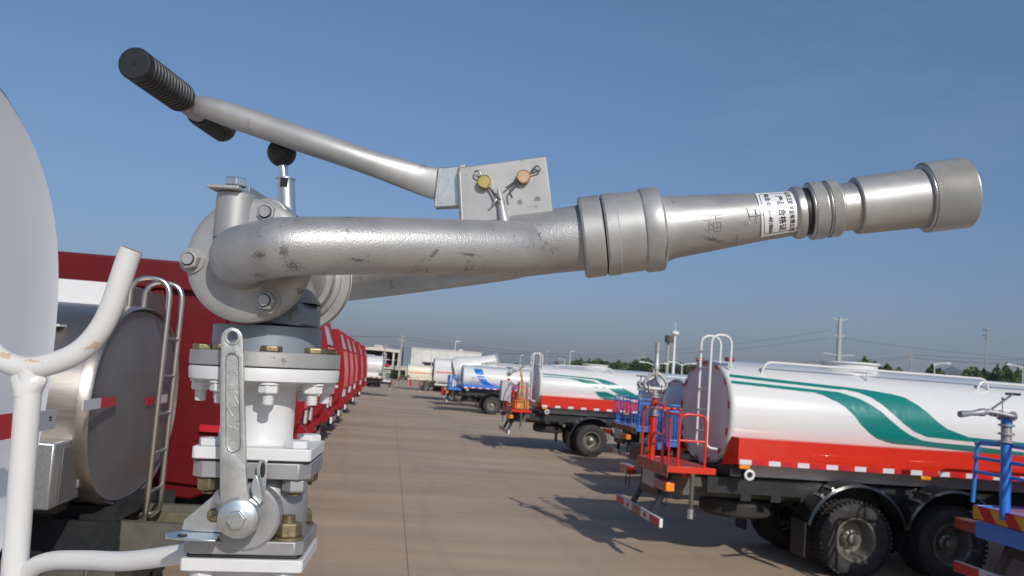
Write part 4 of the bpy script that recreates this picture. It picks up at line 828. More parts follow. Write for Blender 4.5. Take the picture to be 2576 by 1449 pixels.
# bearing discs and drum
c = L(616.5, 652, -.112); cx, cz = c.x, c.z; RD = 158*m3.S(616, 652, -.108)
def cap(sgn, y0):
    mb = MB(); mb.lathe((cx, y0, cz), (0, -sgn, 0), [(-.050, 0), (-.050, .060), (-.030, .060), (-.026, .066), (-.018, .066), (-.018, RD), (-.011, RD+.0005), (-.010, RD-.002), (-.008, RD-.002), (-.007, RD+.0005), (-.001, RD), (.002, RD-.003), (.004, RD-.008), (.0055, RD-.016), (.006, 0)], 72)
    return mb
cap(1, -.104).build('bearing_disc', silver2, WC, smooth=30)
cap(-1, .130).build('bearing_disc', silver2, WC, smooth=30)
MB().lathe((cx, -.08, cz), (0, 1, 0), [(0, 0), (0, .052), (.19, .052), (.19, 0)], 40).build('drum', silver2, WC)
# pipes, one to each side, meeting in the barrel
def pipe(sg):
    P = [V((cx-.001, sg*.095, cz)), V((cx-.001, sg*.112, cz)), V((cx+.003, sg*.132, cz+.002))]
    a1 = L(668, 628, -.158); a2 = L(750, 619, -.165); a3 = L(1000, 619, -.110); a4 = L(1262, 622, -.040); a5 = L(1335, 618, -.010)
    P += [V((a1.x, sg*.157, a1.z)), V((a2.x, sg*.163, a2.z)), V((a3.x, sg*.112, a3.z)), V((a4.x, sg*.040, a4.z)), V((a5.x, sg*.010, a5.z))]
    pts = spline(P, 8); n = len(pts); R = [.0385-.0035*min(1, i/(n*.55)) for i in range(n)]
    mb = MB(); mb.tube(pts, R, 40); return mb
pipe(-1).build('inlet_pipe', silver, WC, smooth=50); pipe(1).build('inlet_pipe', silver, WC, smooth=50)
b0, b1 = b_at(1475), b_at(2390); bd = (b1-b0).normalized(); bW = V((-bd.z, 0, bd.x))
def bs(px): return (b_at(px)-b0).dot(bd)
def br(px, half): return half*m3.S(px, 597-.117*(px-1475), 0)*.985
def blathe(prof, seg=64, c0=True):
    return MB().lathe(b0, bd, [(bs(px), br(px, h)) for px, h in prof], seg)
blathe([(1150, 2), (1165, 48), (1200, 66), (1250, 78), (1300, 82), (1400, 82), (1474, 84), (1474, 2)]).build('barrel_body', silver, WC, smooth=45)
blathe([(1462, 70), (1463, 101), (1468, 104), (1512, 104), (1515, 102), (1515, 60)]).build('swivel_flange', silver2, WC, smooth=30)
blathe([(1514, 60), (1514, 94), (1520, 94), (1520, 60)]).build('gasket_gap', rubber, WC)
blathe([(1519, 60), (1519, 101), (1524, 105), (1550, 105), (1553, 103), (1614, 102), (1617, 106), (1622, 108), (1652, 108), (1660, 106), (1662, 98), (1668, 86), (1690, 80), (1790, 72), (1905, 62), (1996, 57), (1997, 2)], 72).build('reducer_cone', silver2, WC, smooth=28)
blathe([(1990, 40), (1991, 62), (1997, 67), (2006, 68), (2014, 66), (2016, 58), (2016, 40)]).build('collar_ring', turned, WC, smooth=30)
blathe([(2015, 40), (2015, 60), (2030, 60), (2030, 40)]).build('seal_ring', rubber, WC)
def knurled(px0, px1, half, name, nn, rows, edge=3, amp=.0006, par=None):
    """cylinder skin with a raised diamond grid; s,angle grid of points"""
    s0, s1 = bs(px0), bs(px1); r0 = br((px0+px1)/2, half); mb = MB()
    mb.lathe(b0, bd, [(s0, r0*.55), (s0, r0-.0022), (s0+.0018, r0-.0003), (s0+.003, r0-.0003), (s1-.003, r0-.0003), (s1-.0018, r0-.0003), (s1, r0-.0022), (s1, r0*.55)], 96)
    mb.build(name, turned, WC, smooth=30)
    vs = []; a_, b_ = frame_of(bd); fs = []; ncol = nn*2; nrow = rows*2
    for i in range(nrow+1):
        s = s0+.003+(s1-s0-.006)*i/nrow
        for k in range(ncol):
            t = 2*math.pi*k/ncol; r = r0+(amp if (i+k) % 2 == 0 else -amp*.2); vs.append(b0+bd*s+a_*math.cos(t)*r+b_*math.sin(t)*r)
    for i in range(nrow):
        for k in range(ncol):
            q = (k+1) % ncol; A_, B_, C_, D_ = i*ncol+k, i*ncol+q, (i+1)*ncol+q, (i+1)*ncol+k
            fs += [(A_, B_, D_), (B_, C_, D_)] if (i+k) % 2 else [(A_, B_, C_), (A_, C_, D_)]
    m_ = MB(); m_.add(vs, fs); o = m_.build(name+'_knurling', knurl, WC, smooth=0); o['kind'] = 'stuff'
knurled(2030, 2070, 72, 'lock_ring', 62, 7, amp=.0011)
knurled(2072, 2108, 71.5, 'lock_ring', 62, 6, amp=.0011)
blathe([(2105, 40), (2105, 61), (2166, 61.5), (2166, 40)]).build('nozzle_neck', turned, WC, smooth=30)
blathe([(2150, 50), (2150, 70), (2153, 73), (2330, 75.5), (2330, 50)]).build('nozzle_sleeve', silver2, WC, smooth=30)
knurled(2318, 2432, 87, 'nozzle_cap', 74, 20, amp=.0015)
blathe([(2380, 60), (2431, 62), (2431, 80), (2431.5, 83), (2430, 60)]).build('nozzle_bore', blackp, WC)
# raised characters and label, following the curve of the cone
def onbarrel(px, half, dy_up=0.):
    s0 = bs(px); r0 = br(px, half)
    def fn(x, y, h, hh=1.):      # x runs down round the barrel, y runs along it
        th = -x/r0+dy_up; rr = r0+h; s = s0+y; rr += 0
        return b0+bd*s+(V((0, -1, 0))*math.cos(th)+bW*math.sin(th))*rr
    return fn
def conefn(px, dyu, lift):
    s0 = bs(px)
    sa, ra, sb, rb = bs(1790), br(1790, 72), bs(1996), br(1996, 57)
    def fn(x, y, h):
        s = s0+y; r = ra+(rb-ra)*(s-sa)/(sb-sa)+lift+h; th = -x/ra+dyu
        return b0+bd*s+(V((0, -1, 0))*math.cos(th)+bW*math.sin(th))*r
    return fn
text_mesh('牌', .027, conefn(1777, -.16, .0001), ext=.0009, offset=-.0003).build('raised_character', silver2, WC, smooth=0)
text_mesh('王', .027, conefn(1884, -.06, .0001), ext=.0009, offset=-.0003).build('raised_character', silver2, WC, smooth=0)
f = conefn(1949, 0, .0006); ny, nx = 8, 28; vs = []; w_, h_ = bs(2001)-bs(1897)-.002, 2.55*br(1949, 60)
for j in range(ny+1):
    for i in range(nx+1): vs.append(f((i/nx-.5)*h_, (j/ny-.5)*w_, 0))
MB().add(vs, [(j*(nx+1)+i, j*(nx+1)+i+1, (j+1)*(nx+1)+i+1, (j+1)*(nx+1)+i) for j in range(ny) for i in range(nx)]).build('foil_label', foil, WC, smooth=60)
f2 = conefn(1949, 0, .0009); bor = []; W2, H2, rc = w_*.5-.0035, h_*.5-.006, .005
for (qx, qy, a0) in ((H2-rc, W2-rc, 0), (-H2+rc, W2-rc, 90), (-H2+rc, -W2+rc, 180), (H2-rc, -W2+rc, 270)):
    for k in range(5): t = rad(a0+k*22.5); bor.append((qx+rc*math.cos(t), qy+rc*math.sin(t)))
fine = []
for i in range(len(bor)):
    A_, B_ = bor[i], bor[(i+1) % len(bor)]; n = max(1, int(math.dist(A_, B_)/.006))
    for k in range(n): fine.append((A_[0]+(B_[0]-A_[0])*k/n, A_[1]+(B_[1]-A_[1])*k/n))
n = len(fine); vs = []
for i in range(n):
    x, y = fine[i]; xn, yn = fine[(i+1) % n]; xp, yp = fine[i-1]; tx, ty = xn-xp, yn-yp; l = math.hypot(tx, ty); nx_, ny_ = -ty/l*.0004, tx/l*.0004
    vs += [f2(x+nx_, y+ny_, 0), f2(x-nx_, y-ny_, 0)]
MB().add(vs, [(2*i, 2*i+1, (2*i+3) % (2*n), (2*i+2) % (2*n)) for i in range(n)]).build('label_border', ink, WC, smooth=0)
for s_, sz, px, xo in (('山东王牌泵业有限公司', .0074, 1975, 0), ('产品合格证', .0100, 1951, .002), ('电话: 0533—4818866', .0074, 1922, .0)):
    kx = {1975: 1.0, 1951: 1.22, 1922: 1.0}[px]; g = conefn(px, 0, .001); text_mesh(s_, sz, lambda x, y, h: g(x*kx+xo, y, 0), offset=.00012).build('lettering', ink, WC, smooth=0)
# bracket plate with rib
pv = -.022
Q = [L(1153, 421, pv), L(1374, 393, pv), L(1392, 533, pv), L(1392, 575, pv), L(1162, 590, pv)]
for v0, v1 in ((pv, pv+.006), (.018, .024)):
    mb = MB(); mb.prism([(q.x, q.z) for q in Q], v0, v1); mb.build('bracket_plate', silver2, WC, bevel=.0016)
e0, e1 = L(1152, 421, 0), L(1161, 575, 0)
mb = MB(); mb.prism([(e0.x+.0035, e0.z), (e0.x+.0115, e0.z+.001), (e1.x+.0115, e1.z), (e1.x+.0035, e1.z)], pv+.004, .02); 
mb.build('bracket_web', silver2, WC, bevel=.001)
MB().tube([L(1157, 434, pv+.0035), L(1164, 575, pv+.0035)], .0038, 12).build('folded_edge', silver2, WC)
q0, q1 = L(1251, 458, pv), L(1274, 588, pv-.003)
MB().tube([q0+V((0, .004, 0)), q0.lerp(q1, .3)+V((0, .001, 0)), q0.lerp(q1, .7), q1], [.0010, .0052, .0075, .0105], 16).build('rib', silver2, WC, smooth=60)
MB().tube([L(1395, 560, -.02), L(1340, 556, -.022), L(1290, 566, -.024)], [.004, .005, .003], 10).build('weld_bead', silver, WC)
MB().tube([L(1165, 565, -.022), L(1210, 562, -.026), L(1262, 575, -.026)], [.003, .005, .003], 10).build('weld_bead', silver, WC)
for (px, py, mt_, ang) in ((1218, 456, brass, 0), (1317, 443, copper, 1)):
    p = L(px, py, pv-.011); r = 17.2*m3.S(px, py, pv)
    pin = MB().lathe((p.x, p.y+.045, p.z), (0, -1, 0), [(0, 0), (0, r), (.0435, r), (.0445, r-.0012), (.0445, 0)], 32).build('pivot_pin', mt_, WC)
def cot(loop, leg1, leg2, hole):
    v = pv-.006
    l = [L(x, y, v) for x, y in loop]; MB().tube(spline(l, 4), .0011, 8).build('cotter_pin', wire, WC)
    for lg in (leg1, leg2):
        pts = [L(x, y, v+dv) for x, y, dv in lg]; MB().tube(spline(pts, 4), .0012, 8).build('cotter_leg', wire, WC)
def z4(*q): return [((1750+x*.1941)*.6289, (640+y*.1941)*.6289) for x, y in q]
cot(z4((905, 340), (840, 345), (775, 290), (785, 235), (840, 225), (880, 270), (900, 325)), [(x, y, d) for (x, y), d in zip(z4((1050, 540), (1130, 660), (1195, 780), (1200, 835), (1110, 920)), (0, 0, -.002, -.003, -.004))], [(x, y, d) for (x, y), d in zip(z4((1070, 540), (1180, 690), (1300, 825)), (0, -.002, -.006))], 0)
cot(z4((1920, 245), (1990, 165), (2050, 120), (2110, 150), (2110, 215), (2040, 240), (1930, 280)), [(x, y, d) for (x, y), d in zip(z4((1660, 395), (1520, 500), (1405, 575)), (0, 0, -.002))], [(x, y, d) for (x, y), d in zip(z4((1690, 440), (1570, 560), (1490, 650), (1540, 780)), (0, 0, -.003, -.006))], 0)
# handle: blade, tapering tube, cross bar with two grips
mb = MB(); bl = [L(1104, 425, 0), L(1175, 421, 0), L(1175, 521, 0), L(1095, 525, 0), L(1094, 510, 0)]; mb.prism([(q.x, q.z) for q in bl], -.009, .009); mb.build('handle_blade', galv, WC, bevel=.0015)
secs = [(486, 263, 17, 17), (500, 264, 24, 24), (530, 273, 28, 28), (560, 283, 30, 30), (620, 303, 31.5, 31.5), (755, 349.5, 32, 32), (840, 378, 31.5, 31), (910, 402, 31.5, 29), (960, 419, 33, 25), (1014, 437, 36, 19), (1050, 449, 38, 14), (1083, 459, 40, 11), (1112, 467, 40, 9)]
rings_ = []; C3 = [L(x, y, -.018 if x < 850 else -.018+.018*min(1, (x-850)/200)) for x, y, _, _ in secs]
for i, (x, y, rz_, rv) in enumerate(secs):
    d = (C3[min(i+1, len(secs)-1)]-C3[max(i-1, 0)]); d.y = 0; d.normalize(); up_ = V((-d.z, 0, d.x)); s_ = m3.S(x, y, -.01)
    rings_.append([C3[i]+up_*math.cos(t)*rz_*s_+V((0, 1, 0))*math.sin(t)*rv*s_ for t in [2*math.pi*k/32 for k in range(32)]])
mb = MB(); loft(mb, rings_, True, True); mb.build('handle_tube', silver2, WC, smooth=50)
hg = L(471, 257, -.018)
MB().tube([hg+V((0, -.02, 0)), hg+V((0, .07, 0))], .0165, 28).build('cross_tube', silver2, WC)
def grip(y0, y1, name='hand_grip'):
    n = 13; prof = [(0, 0), (0, .0065), (.004, .0065)] if False else [(0, 0)]
    Ln = abs(y1-y0); s = 1 if y1 > y0 else -1
    prof = [(0, .002), (.0, .0185), (.0012, .0200), (.0025, .0205), (.012, .0205)]
    for k in range(n):
        a0 = .012+(Ln-.02)*k/n; st = (Ln-.02)/n
        prof += [(a0+st*.12, .0205), (a0+st*.25, .0184), (a0+st*.45, .0184), (a0+st*.58, .0207), (a0+st*.95, .0207)]
    prof += [(Ln-.006, .0205), (Ln, .019), (Ln, .005)]
    g = MB().lathe((hg.x, y0, hg.z), (0, s, 0), prof, 40).build(name, rubber, WC, smooth=35)
    MB().lathe((hg.x, y0-.0006*s, hg.z), (0, s, 0), [(.0, .0), (.0, .0032), (.0015, .0032), (.0015, 0)], 10).build('vent_hole', ink, g)
grip(-.172, -.036); grip(.116, .022)
# vertical boss, top plate, bolts
mb = MB(); bc = L(590, 520, -.105); rb = 49*m3.S(590, 520, -.105)
zt_ = L(590, 486, -.105).z; zb_ = L(590, 600, -.105).z
for sg in (-1, 1):
    MB().lathe((bc.x, sg*.100, zb_), (0, 0, 1), [(0, 0), (0, rb*.98), (zt_-zb_-.002, rb), (zt_-zb_, rb-.002), (zt_-zb_, 0)], 36).build('bolt_boss', silver2, WC)
x0, x1 = L(532, 480, -.118).x, L(612, 480, -.118).x
mb = MB(); mb.box(x0, x1, -.135, .145, zt_, zt_+.0045); mb.build('top_plate', silver2, WC, bevel=.001)
z_ = zt_+.0045
MB().box(x1-.003, x1+.0005, -.098, .144, zt_-.006, zt_+.011).build('plate_shade_strip', bluegrey, WC, bevel=.0006)  # dark strip standing in for the shaded underside of the plate
MB().cyl((bc.x-.001, -.105, z_), (0, 0, 1), .004, .009, 20).build('bolt_shank', yzinc, WC)
MB().hexa((bc.x-.001, -.105, z_+.004), (0, 0, 1), .0105, .0150, rot=.35).build('hex_bolt', zinc, WC, smooth=0, bevel=.0005)
# web behind boss to the lug nut
lg = L(678, 560, -.085); mb = MB(); mb.cyl((lg.x, -.098, lg.z), (0, 1, 0), .03, .030, 28); mb.build('lug', silver2, WC, bevel=.001)
def nut(px, py, v, r=.0125, rot=0.2, par=WC, m_=silver2):
    p = L(px, py, v); MB().cyl((p.x, v+.0005, p.z), (0, -1, 0), .003, r*1.28, 24).build('washer', m_, par)
    MB().hexa((p.x, v-.0025, p.z), (0, -1, 0), .011, r, rot=rot).build('hex_nut', m_, par, smooth=0, bevel=.0008)
    MB().cyl((p.x, v-.013, p.z), (0, -1, 0), .004, r*.55, 18).build('stud', m_, par)
    MB().lathe((p.x, v-.0138, p.z), (0, -1, 0), [(0, r*.57), (.0002, r*.66), (.0003, r*.57)], 20).build('thread_gap', ink, par)
nut(484, 655, -.110, rot=.3); nut(674, 758, -.110, rot=.1); nut(676, 538, -.100, rot=.5)
# knob
kc = L(709, 384, .012); MB().sphere(kc, 36*m3.S(709, 384, .012), 36, 24).build('ball_knob', rubber, WC)
MB().lathe(kc, (0, .0, 1), [(-.002, .0192), (.0, .0201), (.002, .0192)], 36).build('knob_seam', rubber, WC)
ks = L(719, 450, .012); kb = L(723, 556, .012)
MB().tube([kc, L(716, 470, .012)], .0062, 16).build('knob_stem', zinc, WC)
MB().tube([ks, kb], .0120, 28, True).build('knob_sleeve', zinc, WC)
MB().lathe(ks, (0, 0, 1), [(-.001, 0), (-.001, .0135), (.0015, .0135), (.0015, 0)], 28).build('sleeve_lip', zinc, WC)
a_ = L(706, 452, 0); b_ = L(722, 470, 0)
MB().box(a_.x, b_.x, -.0006, .004, b_.z, a_.z+.003).build('sleeve_slot', ink, WC)
# base block and funnel under the drum
bxL, bxR = L(566, 800, -.05).x, L(803, 800, .035).x; z0_ = L(684, 818, -.0).z; z1_ = L(684, 752, 0).z
mb = MB(); mb.prism([(bxL, z0_), (bxR, z0_), (bxR, z1_-.008), (bxR-.012, z1_), (bxL+.012, z1_), (bxL, z1_-.008)], -.056, .045); mb.build('base_block', bluegrey, WC, bevel=.004)
mb = MB(); xm = (bxL+bxR)/2; mb.lathe((xm, 0, z1_-.004), (0, 0, 1), [(0, .060), (.012, .052), (.035, .042), (.06, .040), (.06, 0)], 36); mb.build('neck_funnel', silver2, WC)
MB().cyl((bxR-.004, -.050, z0_+.012), (0, -1, 0), .012, .007, 16).build('set_screw', bluegrey, WC)

# ------------------------------------------------------------------ white stand with ball valve
yw = rad(2.5); ax0 = V((math.cos(yw), -math.sin(yw), 0)); ay0 = V((math.sin(yw), math.cos(yw), 0)); tl = rad(1.8)
ax1 = ax0*math.cos(tl)+nZ*math.sin(tl); az1 = nZ*math.cos(tl)-ax0*math.sin(tl)
s3 = Fr(O3, ax1, ay0, az1); K = s3.L
VS = thing('valve_stand', 'white painted pipe stand with bolted flanges and galvanised ball valve lever under the cannon', 'pipe stand', M=s3.M())
def zz(py): return K(669, py, 0).z
def vlathe(prof, seg=64, x=0, y=0): return MB().lathe((x, y, 0), (0, 0, 1), prof, seg)
vlathe([(zz(886), 0), (zz(886), .0715), (zz(824), .0715), (zz(822), .070), (zz(822), 0)]).build('swivel_collar', bluegrey, VS, smooth=30)
vlathe([(zz(922), 0), (zz(922), .0975), (zz(920), .0985), (zz(888), .0985), (zz(886), .0975), (zz(886), 0)]).build('silver_flange', silver2, VS, smooth=30)
vlathe([(zz(926), 0), (zz(926), .094), (zz(921), .094), (zz(921), 0)]).build('gasket', rubber, VS)
vlathe([(zz(958), 0), (zz(958), .092), (zz(955), .0975), (zz(929), .0985), (zz(925), .0975), (zz(925), 0)]).build('white_flange', whitef, VS, smooth=30)
vlathe([(zz(957), .052), (zz(966), .046), (zz(975), .0425), (zz(1100), .0415), (zz(1112), .044), (zz(1122), .050)]).build('riser_pipe', whitef, VS, smooth=60)
for k in range(8):
    t = rad(k*45+14); x, y = .081*math.cos(t), .081*math.sin(t)
    MB().hexa((x, y, zz(885.5)), (0, 0, 1), .0075, .0142, rot=k).build('flange_bolt', yzinc, VS, smooth=0, bevel=.0005)
    MB().cyl((x, y, zz(958)), (0, 0, -1), .003, .0145, 18).build('washer', whitef, VS)
    MB().hexa((x, y, zz(963)), (0, 0, -1), .0115, .0135, rot=k*.7).build('flange_nut', whitef, VS, smooth=0, bevel=.0008)
    mb = MB(); pr = [(0, .0072)]
    for i in range(7): pr += [(.002*i+.0005, .0072), (.002*i+.0012, .0064), (.002*i+.002, .0072)]
    mb.lathe((x, y, zz(963)-.0105), (0, 0, -1), pr+[(.0155, .006), (.0155, 0)], 14); mb.build('threaded_end', whitef, VS, smooth=20)
hs = .074
def sq(z1, z0, h, m_, name, ch=.0, xo=0.):
    mb = MB(); c_ = ch; pts = [(-h+c_, -h), (h-c_, -h), (h, -h+c_), (h, h-c_), (h-c_, h), (-h+c_, h), (-h, h-c_), (-h, -h+c_)] if ch else [(-h, -h), (h, -h), (h, h), (-h, h)]
    n = len(pts); mb.add([(x+xo, y, z0) for x, y in pts]+[(x+xo, y, z1) for x, y in pts], [tuple(range(n)), tuple(range(2*n-1, n-1, -1))]+[(i, (i+1) % n, (i+1) % n+n, i+n) for i in range(n)])
    return mb.build(name, m_, VS, smooth=25, bevel=.0015)
def zf(py): return K(630, py, -hs).z
xo = (K(481, 1140, -hs).x+K(782, 1148, -hs).x)/2
sq(zf(1127), zf(1158), hs, whitef, 'square_flange', .004, xo)
sq(zf(1158.5), zf(1163), hs-.002, rubber, 'gasket', .004, xo)
sq(zf(1163.5), zf(1205), hs, gunmetal, 'valve_flange', .014, xo)
zb1, zb0, zw1, zw0 = zf(1362), zf(1397), zf(1408), zf(1440)
xb = (K(461, 1380, -hs).x+K(757, 1380, -hs).x)/2+.0
sq(zb1, zb0, hs, gunmetal, 'valve_flange', .010, xb)
sq(zb0-.001, zw1+.001, hs-.004, rubber, 'gasket', .004, xb)
sq(zw1, zw0, hs+.001, whitef, 'square_flange', .003, xb)
xv = (xo+xb)/2
vlathe([(zf(1206), .050), (zf(1215), .052), (zf(1225), .056), (zf(1290), .060), (zf(1350), .058), (zf(1363), .058)], 48, xv+.006, 0).build('valve_body', gunmetal, VS, smooth=50)
hbp = K(618, 1302, -.078); MB().lathe((hbp.x, -.02, hbp.z), (0, -1, 0), [(0, .042), (.05, .042), (.0555, .041), (.058, .038), (.058, 0)], 56).build('stem_boss', gunmetal, VS)
# bottom pipe down to the deck
mb = MB(); mb.tube([(xb, 0, zw0+.001), (xb, 0, zw0-.78)], .045, 32); mb.build('lower_pipe', whitef, VS)
# nuts and bolts of the square flanges
for ix in (-1, 1):
    for iy in (-1, 1):
        x, y = xo+ix*.0535, iy*.0535
        MB().hexa((x, y, zf(1127)), (0, 0, 1), .0098, .0175, rot=ix*iy*.25+.1).build('flange_bolt', whitef, VS, smooth=0, bevel=.001)
        MB().hexa((x, y, zf(1206)), (0, 0, -1), .0165, .0165, rot=.2*ix).build('flange_nut', yzinc if not (ix > 0 and iy < 0) else gunmetal, VS, smooth=0, bevel=.0008)
        pr = [(0, .0085)]
        for i in range(4): pr += [(.002*i+.0005, .0085), (.002*i+.0012, .0076), (.002*i+.002, .0085)]
        MB().lathe((x, y, zf(1206)-.0165), (0, 0, -1), pr[:8]+[(.006, 0)], 16).build('threaded_end', yzinc, VS, smooth=20)
        x, y = xb+ix*.0515, iy*.0515
        MB().cyl((x, y, zb1), (0, 0, 1), .0035, .0195, 24).build('washer', yzinc, VS)
        MB().hexa((x, y, zb1+.0035), (0, 0, 1), .018, .0175, rot=.3*iy).build('flange_nut', yzinc, VS, smooth=0, bevel=.0008)
        MB().lathe((x, y, zb1+.0215), (0, 0, 1), [(h_, r_) for h_, r_ in pr]+[(.0085, .0075), (.0085, 0)], 18).build('threaded_end', yzinc, VS, smooth=20)
        MB().hexa((x, y, zw0), (0, 0, -1), .010, .0165, rot=.1).build('flange_nut', whitef, VS, smooth=0, bevel=.0008)
# triangular stop bracket with bent foot
vb = -.084
def q6(x, y, v): return K((650+x*.4169)*.6289, (1700+y*.4169)*.6289, v)
tp = [q6(*a, vb) for a in ((600, 600), (555, 620), (205, 915), (183, 1005), (300, 1022), (700, 1040), (820, 800))]
mb = MB(); mb.prism([(p.x, p.z) for p in tp], vb, vb+.003); mb.build('stop_bracket', zinc, VS, bevel=.0008)
f0_, f1_ = q6(180, 1015, vb), q6(560, 1035, vb); mb = MB()
n = 8; vs = [(f0_.x, vb+.003, f0_.z), (f1_.x, vb+.003, f1_.z), (f1_.x, vb-.028, f1_.z-.0035), (f0_.x+.01, vb-.028, f0_.z-.0035), (f0_.x-.012, vb-.022, f0_.z-.0035), (f0_.x-.016, vb-.010, f0_.z-.0015)]
mb.add(vs+[(a, b, c-.0025) for a, b, c in vs], [(0, 1, 2, 3, 4, 5), (11, 10, 9, 8, 7, 6)]+[(i, i+6, (i+1) % 6+6, (i+1) % 6) for i in range(6)]); mb.build('bracket_foot', zinc, VS, bevel=.0006)
fh = V((f0_.x+.006, vb-.016, f0_.z-.0022)); MB().cyl(fh, (0, 0, 1), .0006, .006, 18).build('slot_hole', blackp, VS)
sp = q6(498, 862, vb); MB().lathe((sp.x, vb, sp.z), (0, -1, 0), [(0, .0088), (.003, .0086), (.0055, .0062), (.0062, 0)], 24).build('cross_screw', yzinc, VS)
for a in (.4, .4+math.pi/2): MB().bar((sp.x-.004*math.cos(a), vb-.0064, sp.z-.004*math.sin(a)), (sp.x+.004*math.cos(a), vb-.0064, sp.z+.004*math.sin(a)), .0012, .0008, up=(0, 1, 0)).build('screw_slot', ink, VS)
# bent stop tab right of the lever
tb_ = [q6(*a, -.088) for a in ((930, 345), (960, 335), (1006, 337), (1000, 500), (985, 640), (968, 735), (940, 735), (905, 480), (900, 380))]
hole_c = q6(962, 430, -.088)
mb = MB(); mb.prism([(p.x, p.z) for p in tb_], -.088, -.0855); mb.build('stop_tab', zinc, VS, bevel=.0006)
mb = MB(); mb.sphere((hole_c.x, -.0882, hole_c.z), .0042, 14, 8, sc3=(.75, .12, 2.4)); mb.build('slot_hole', blackp, VS)
ta_ = [q6(*a, -.100) for a in ((880, 480), (905, 480), (965, 720), (925, 780), (860, 690), (845, 600))]
mb = MB(); mb.prism([(p.x, p.z) for p in ta_], -.100, -.0975); mb.build('stop_tab_return', zinc, VS, bevel=.0006)
# lever with recessed, lettered face
vl = -.118
def qL(px, py, v=vl): return K(px, py, v)
outl = [(556, 850), (559, 838), (567, 829), (578, 824), (588, 824), (599, 829), (607, 838), (610, 850), (612, 900), (613, 1000), (616, 1080), (617, 1130), (618, 1180), (620, 1230), (634, 1290), (626, 1320), (600, 1340), (570, 1325), (556, 1290), (553, 1230), (553, 1160), (553, 1080), (554, 1000), (555, 900)]
mb = MB(); P = [qL(*a) for a in outl]; n = len(P); th = .009
# body as rim + recessed field: outer loop, inner loop, recess floor
hole = [(585+13.5*math.cos(2*math.pi*k/24), 848+15*math.sin(2*math.pi*k/24)) for k in range(24)]
import bmesh
def plate_with_holes(outer, holes, y0, y1, name, m_, par, bev=0.):
    cu = bpy.data.curves.new(name, 'CURVE'); cu.dimensions = '2D'; cu.fill_mode = 'BOTH'; cu.extrude = abs(y1-y0)/2
    for loop in [outer]+holes:
        s = cu.splines.new('POLY'); s.points.add(len(loop)-1); s.use_cyclic_u = True
        for i, p in enumerate(loop): s.points[i].co = (p[0], p[1], 0, 1)
    ob = bpy.data.objects.new(name, cu); sc.collection.objects.link(ob); dg = bpy.context.evaluated_depsgraph_get()
    me = bpy.data.meshes.new_from_object(ob.evaluated_get(dg)); mb = MB(); ym = (y0+y1)/2
    mb.add([(v.co.x, ym-v.co.z, v.co.y) for v in me.vertices], [tuple(p.vertices) for p in me.polygons])
    bpy.data.objects.remove(ob); bpy.data.curves.remove(cu)
    o = mb.build(name, m_, par, smooth=35); bm = bmesh.new(); bm.from_mesh(o.data); bmesh.ops.remove_doubles(bm, verts=bm.verts, dist=1e-6); bmesh.ops.recalc_face_normals(bm, faces=bm.faces); bm.to_mesh(o.data); bm.free()
    if bev:
        b = o.modifiers.new('bevel', 'BEVEL'); b.width = bev; b.segments = 3; b.limit_method = 'ANGLE'; b.angle_limit = rad(40)
    return o
rec = [(569, 905), (571, 896), (577, 890), (585, 888), (592, 890), (598, 896), (600, 905), (602, 1000), (603.5, 1080), (604, 1118), (600, 1130), (592, 1136), (583, 1137), (575, 1132), (570, 1120), (569, 1000)]
def xz(lst, v=vl): return [(qL(x, y, v).x, qL(x, y, v).z) for x, y in lst]
plate_with_holes(xz(outl), [xz(hole), xz(rec)], vl, vl+th, 'lever', galv, VS, .0022)
rimo = [(x+(585-x)*-.10, y+(848-y)*-.12) for x, y in hole]
plate_with_holes(xz([(585+19*math.cos(2*math.pi*k/24), 848+21*math.sin(2*math.pi*k/24)) for k in range(24)]), [xz(hole)], vl-.0016, vl+.001, 'hole_rim', galv, VS, .0012)
bigr = [(586.5+(x-586.5)*1.16, 1012+(y-1012)*1.02) for x, y in rec]
plate_with_holes(xz(bigr), [xz(rec)], vl-.0012, vl+.001, 'recess_rim', galv, VS, .001)
rf_ = xz([(586.5+(x-586.5)*1.05, 1012+(y-1012)*1.005) for x, y in rec]); mb = MB(); mb.prism(rf_, vl+.0032, vl+.006); mb.build('recess_floor', galv, VS)
for ch, py, px in (('山', 1118, 587), ('东', 1068, 588), ('莱', 978, 586), ('芜', 930, 586)):
    c_ = K(px, py, vl+.003); text_mesh(ch, .0165, lambda x, y, h: V((c_.x-y, c_.y-.0003-h, c_.z+x)), ext=.0004).build('raised_character', galv, VS, smooth=0)
c_ = K(587, 1023, vl+.003); mb = MB(); dm = [(0, .0125), (.0075, 0), (0, -.0125), (-.0075, 0)]
for i in range(4):
    p, q = dm[i], dm[(i+1) % 4]; mb.bar((c_.x+p[0], c_.y-.0004, c_.z+p[1]), (c_.x+q[0], c_.y-.0004, c_.z+q[1]), .0012, .0012, up=(0, 1, 0))
mb.bar((c_.x-.005, c_.y-.0004, c_.z), (c_.x+.005, c_.y-.0004, c_.z), .001, .001, up=(0, 1, 0)); mb.lathe((c_.x, c_.y+.0003, c_.z), (0, -1, 0), [(0, .0034), (.0008, .0034), (.0008, .0026), (0, .0026)], 16); mb.build('raised_emblem', galv, VS, smooth=0)
hb = K(596, 1306, vl-.006)
MB().lathe((hb.x, vl+.014, hb.z), (0, -1, 0), [(0, .0245), (.012, .0245), (.0145, .0232), (.0155, .0215), (.0155, 0)], 48).build('lever_hub', galv, VS)
MB().lathe((hb.x-.001, vl-.0015, hb.z), (0, -1, 0), [(0, .0225), (.0025, .0225), (.0035, .021), (.0035, 0)], 44).build('washer', zinc, VS)
MB().hexa((hb.x, vl-.005, hb.z), (0, -1, 0), .0085, .0118, rot=.15).build('hex_bolt', zinc, VS, smooth=0, bevel=.0008)
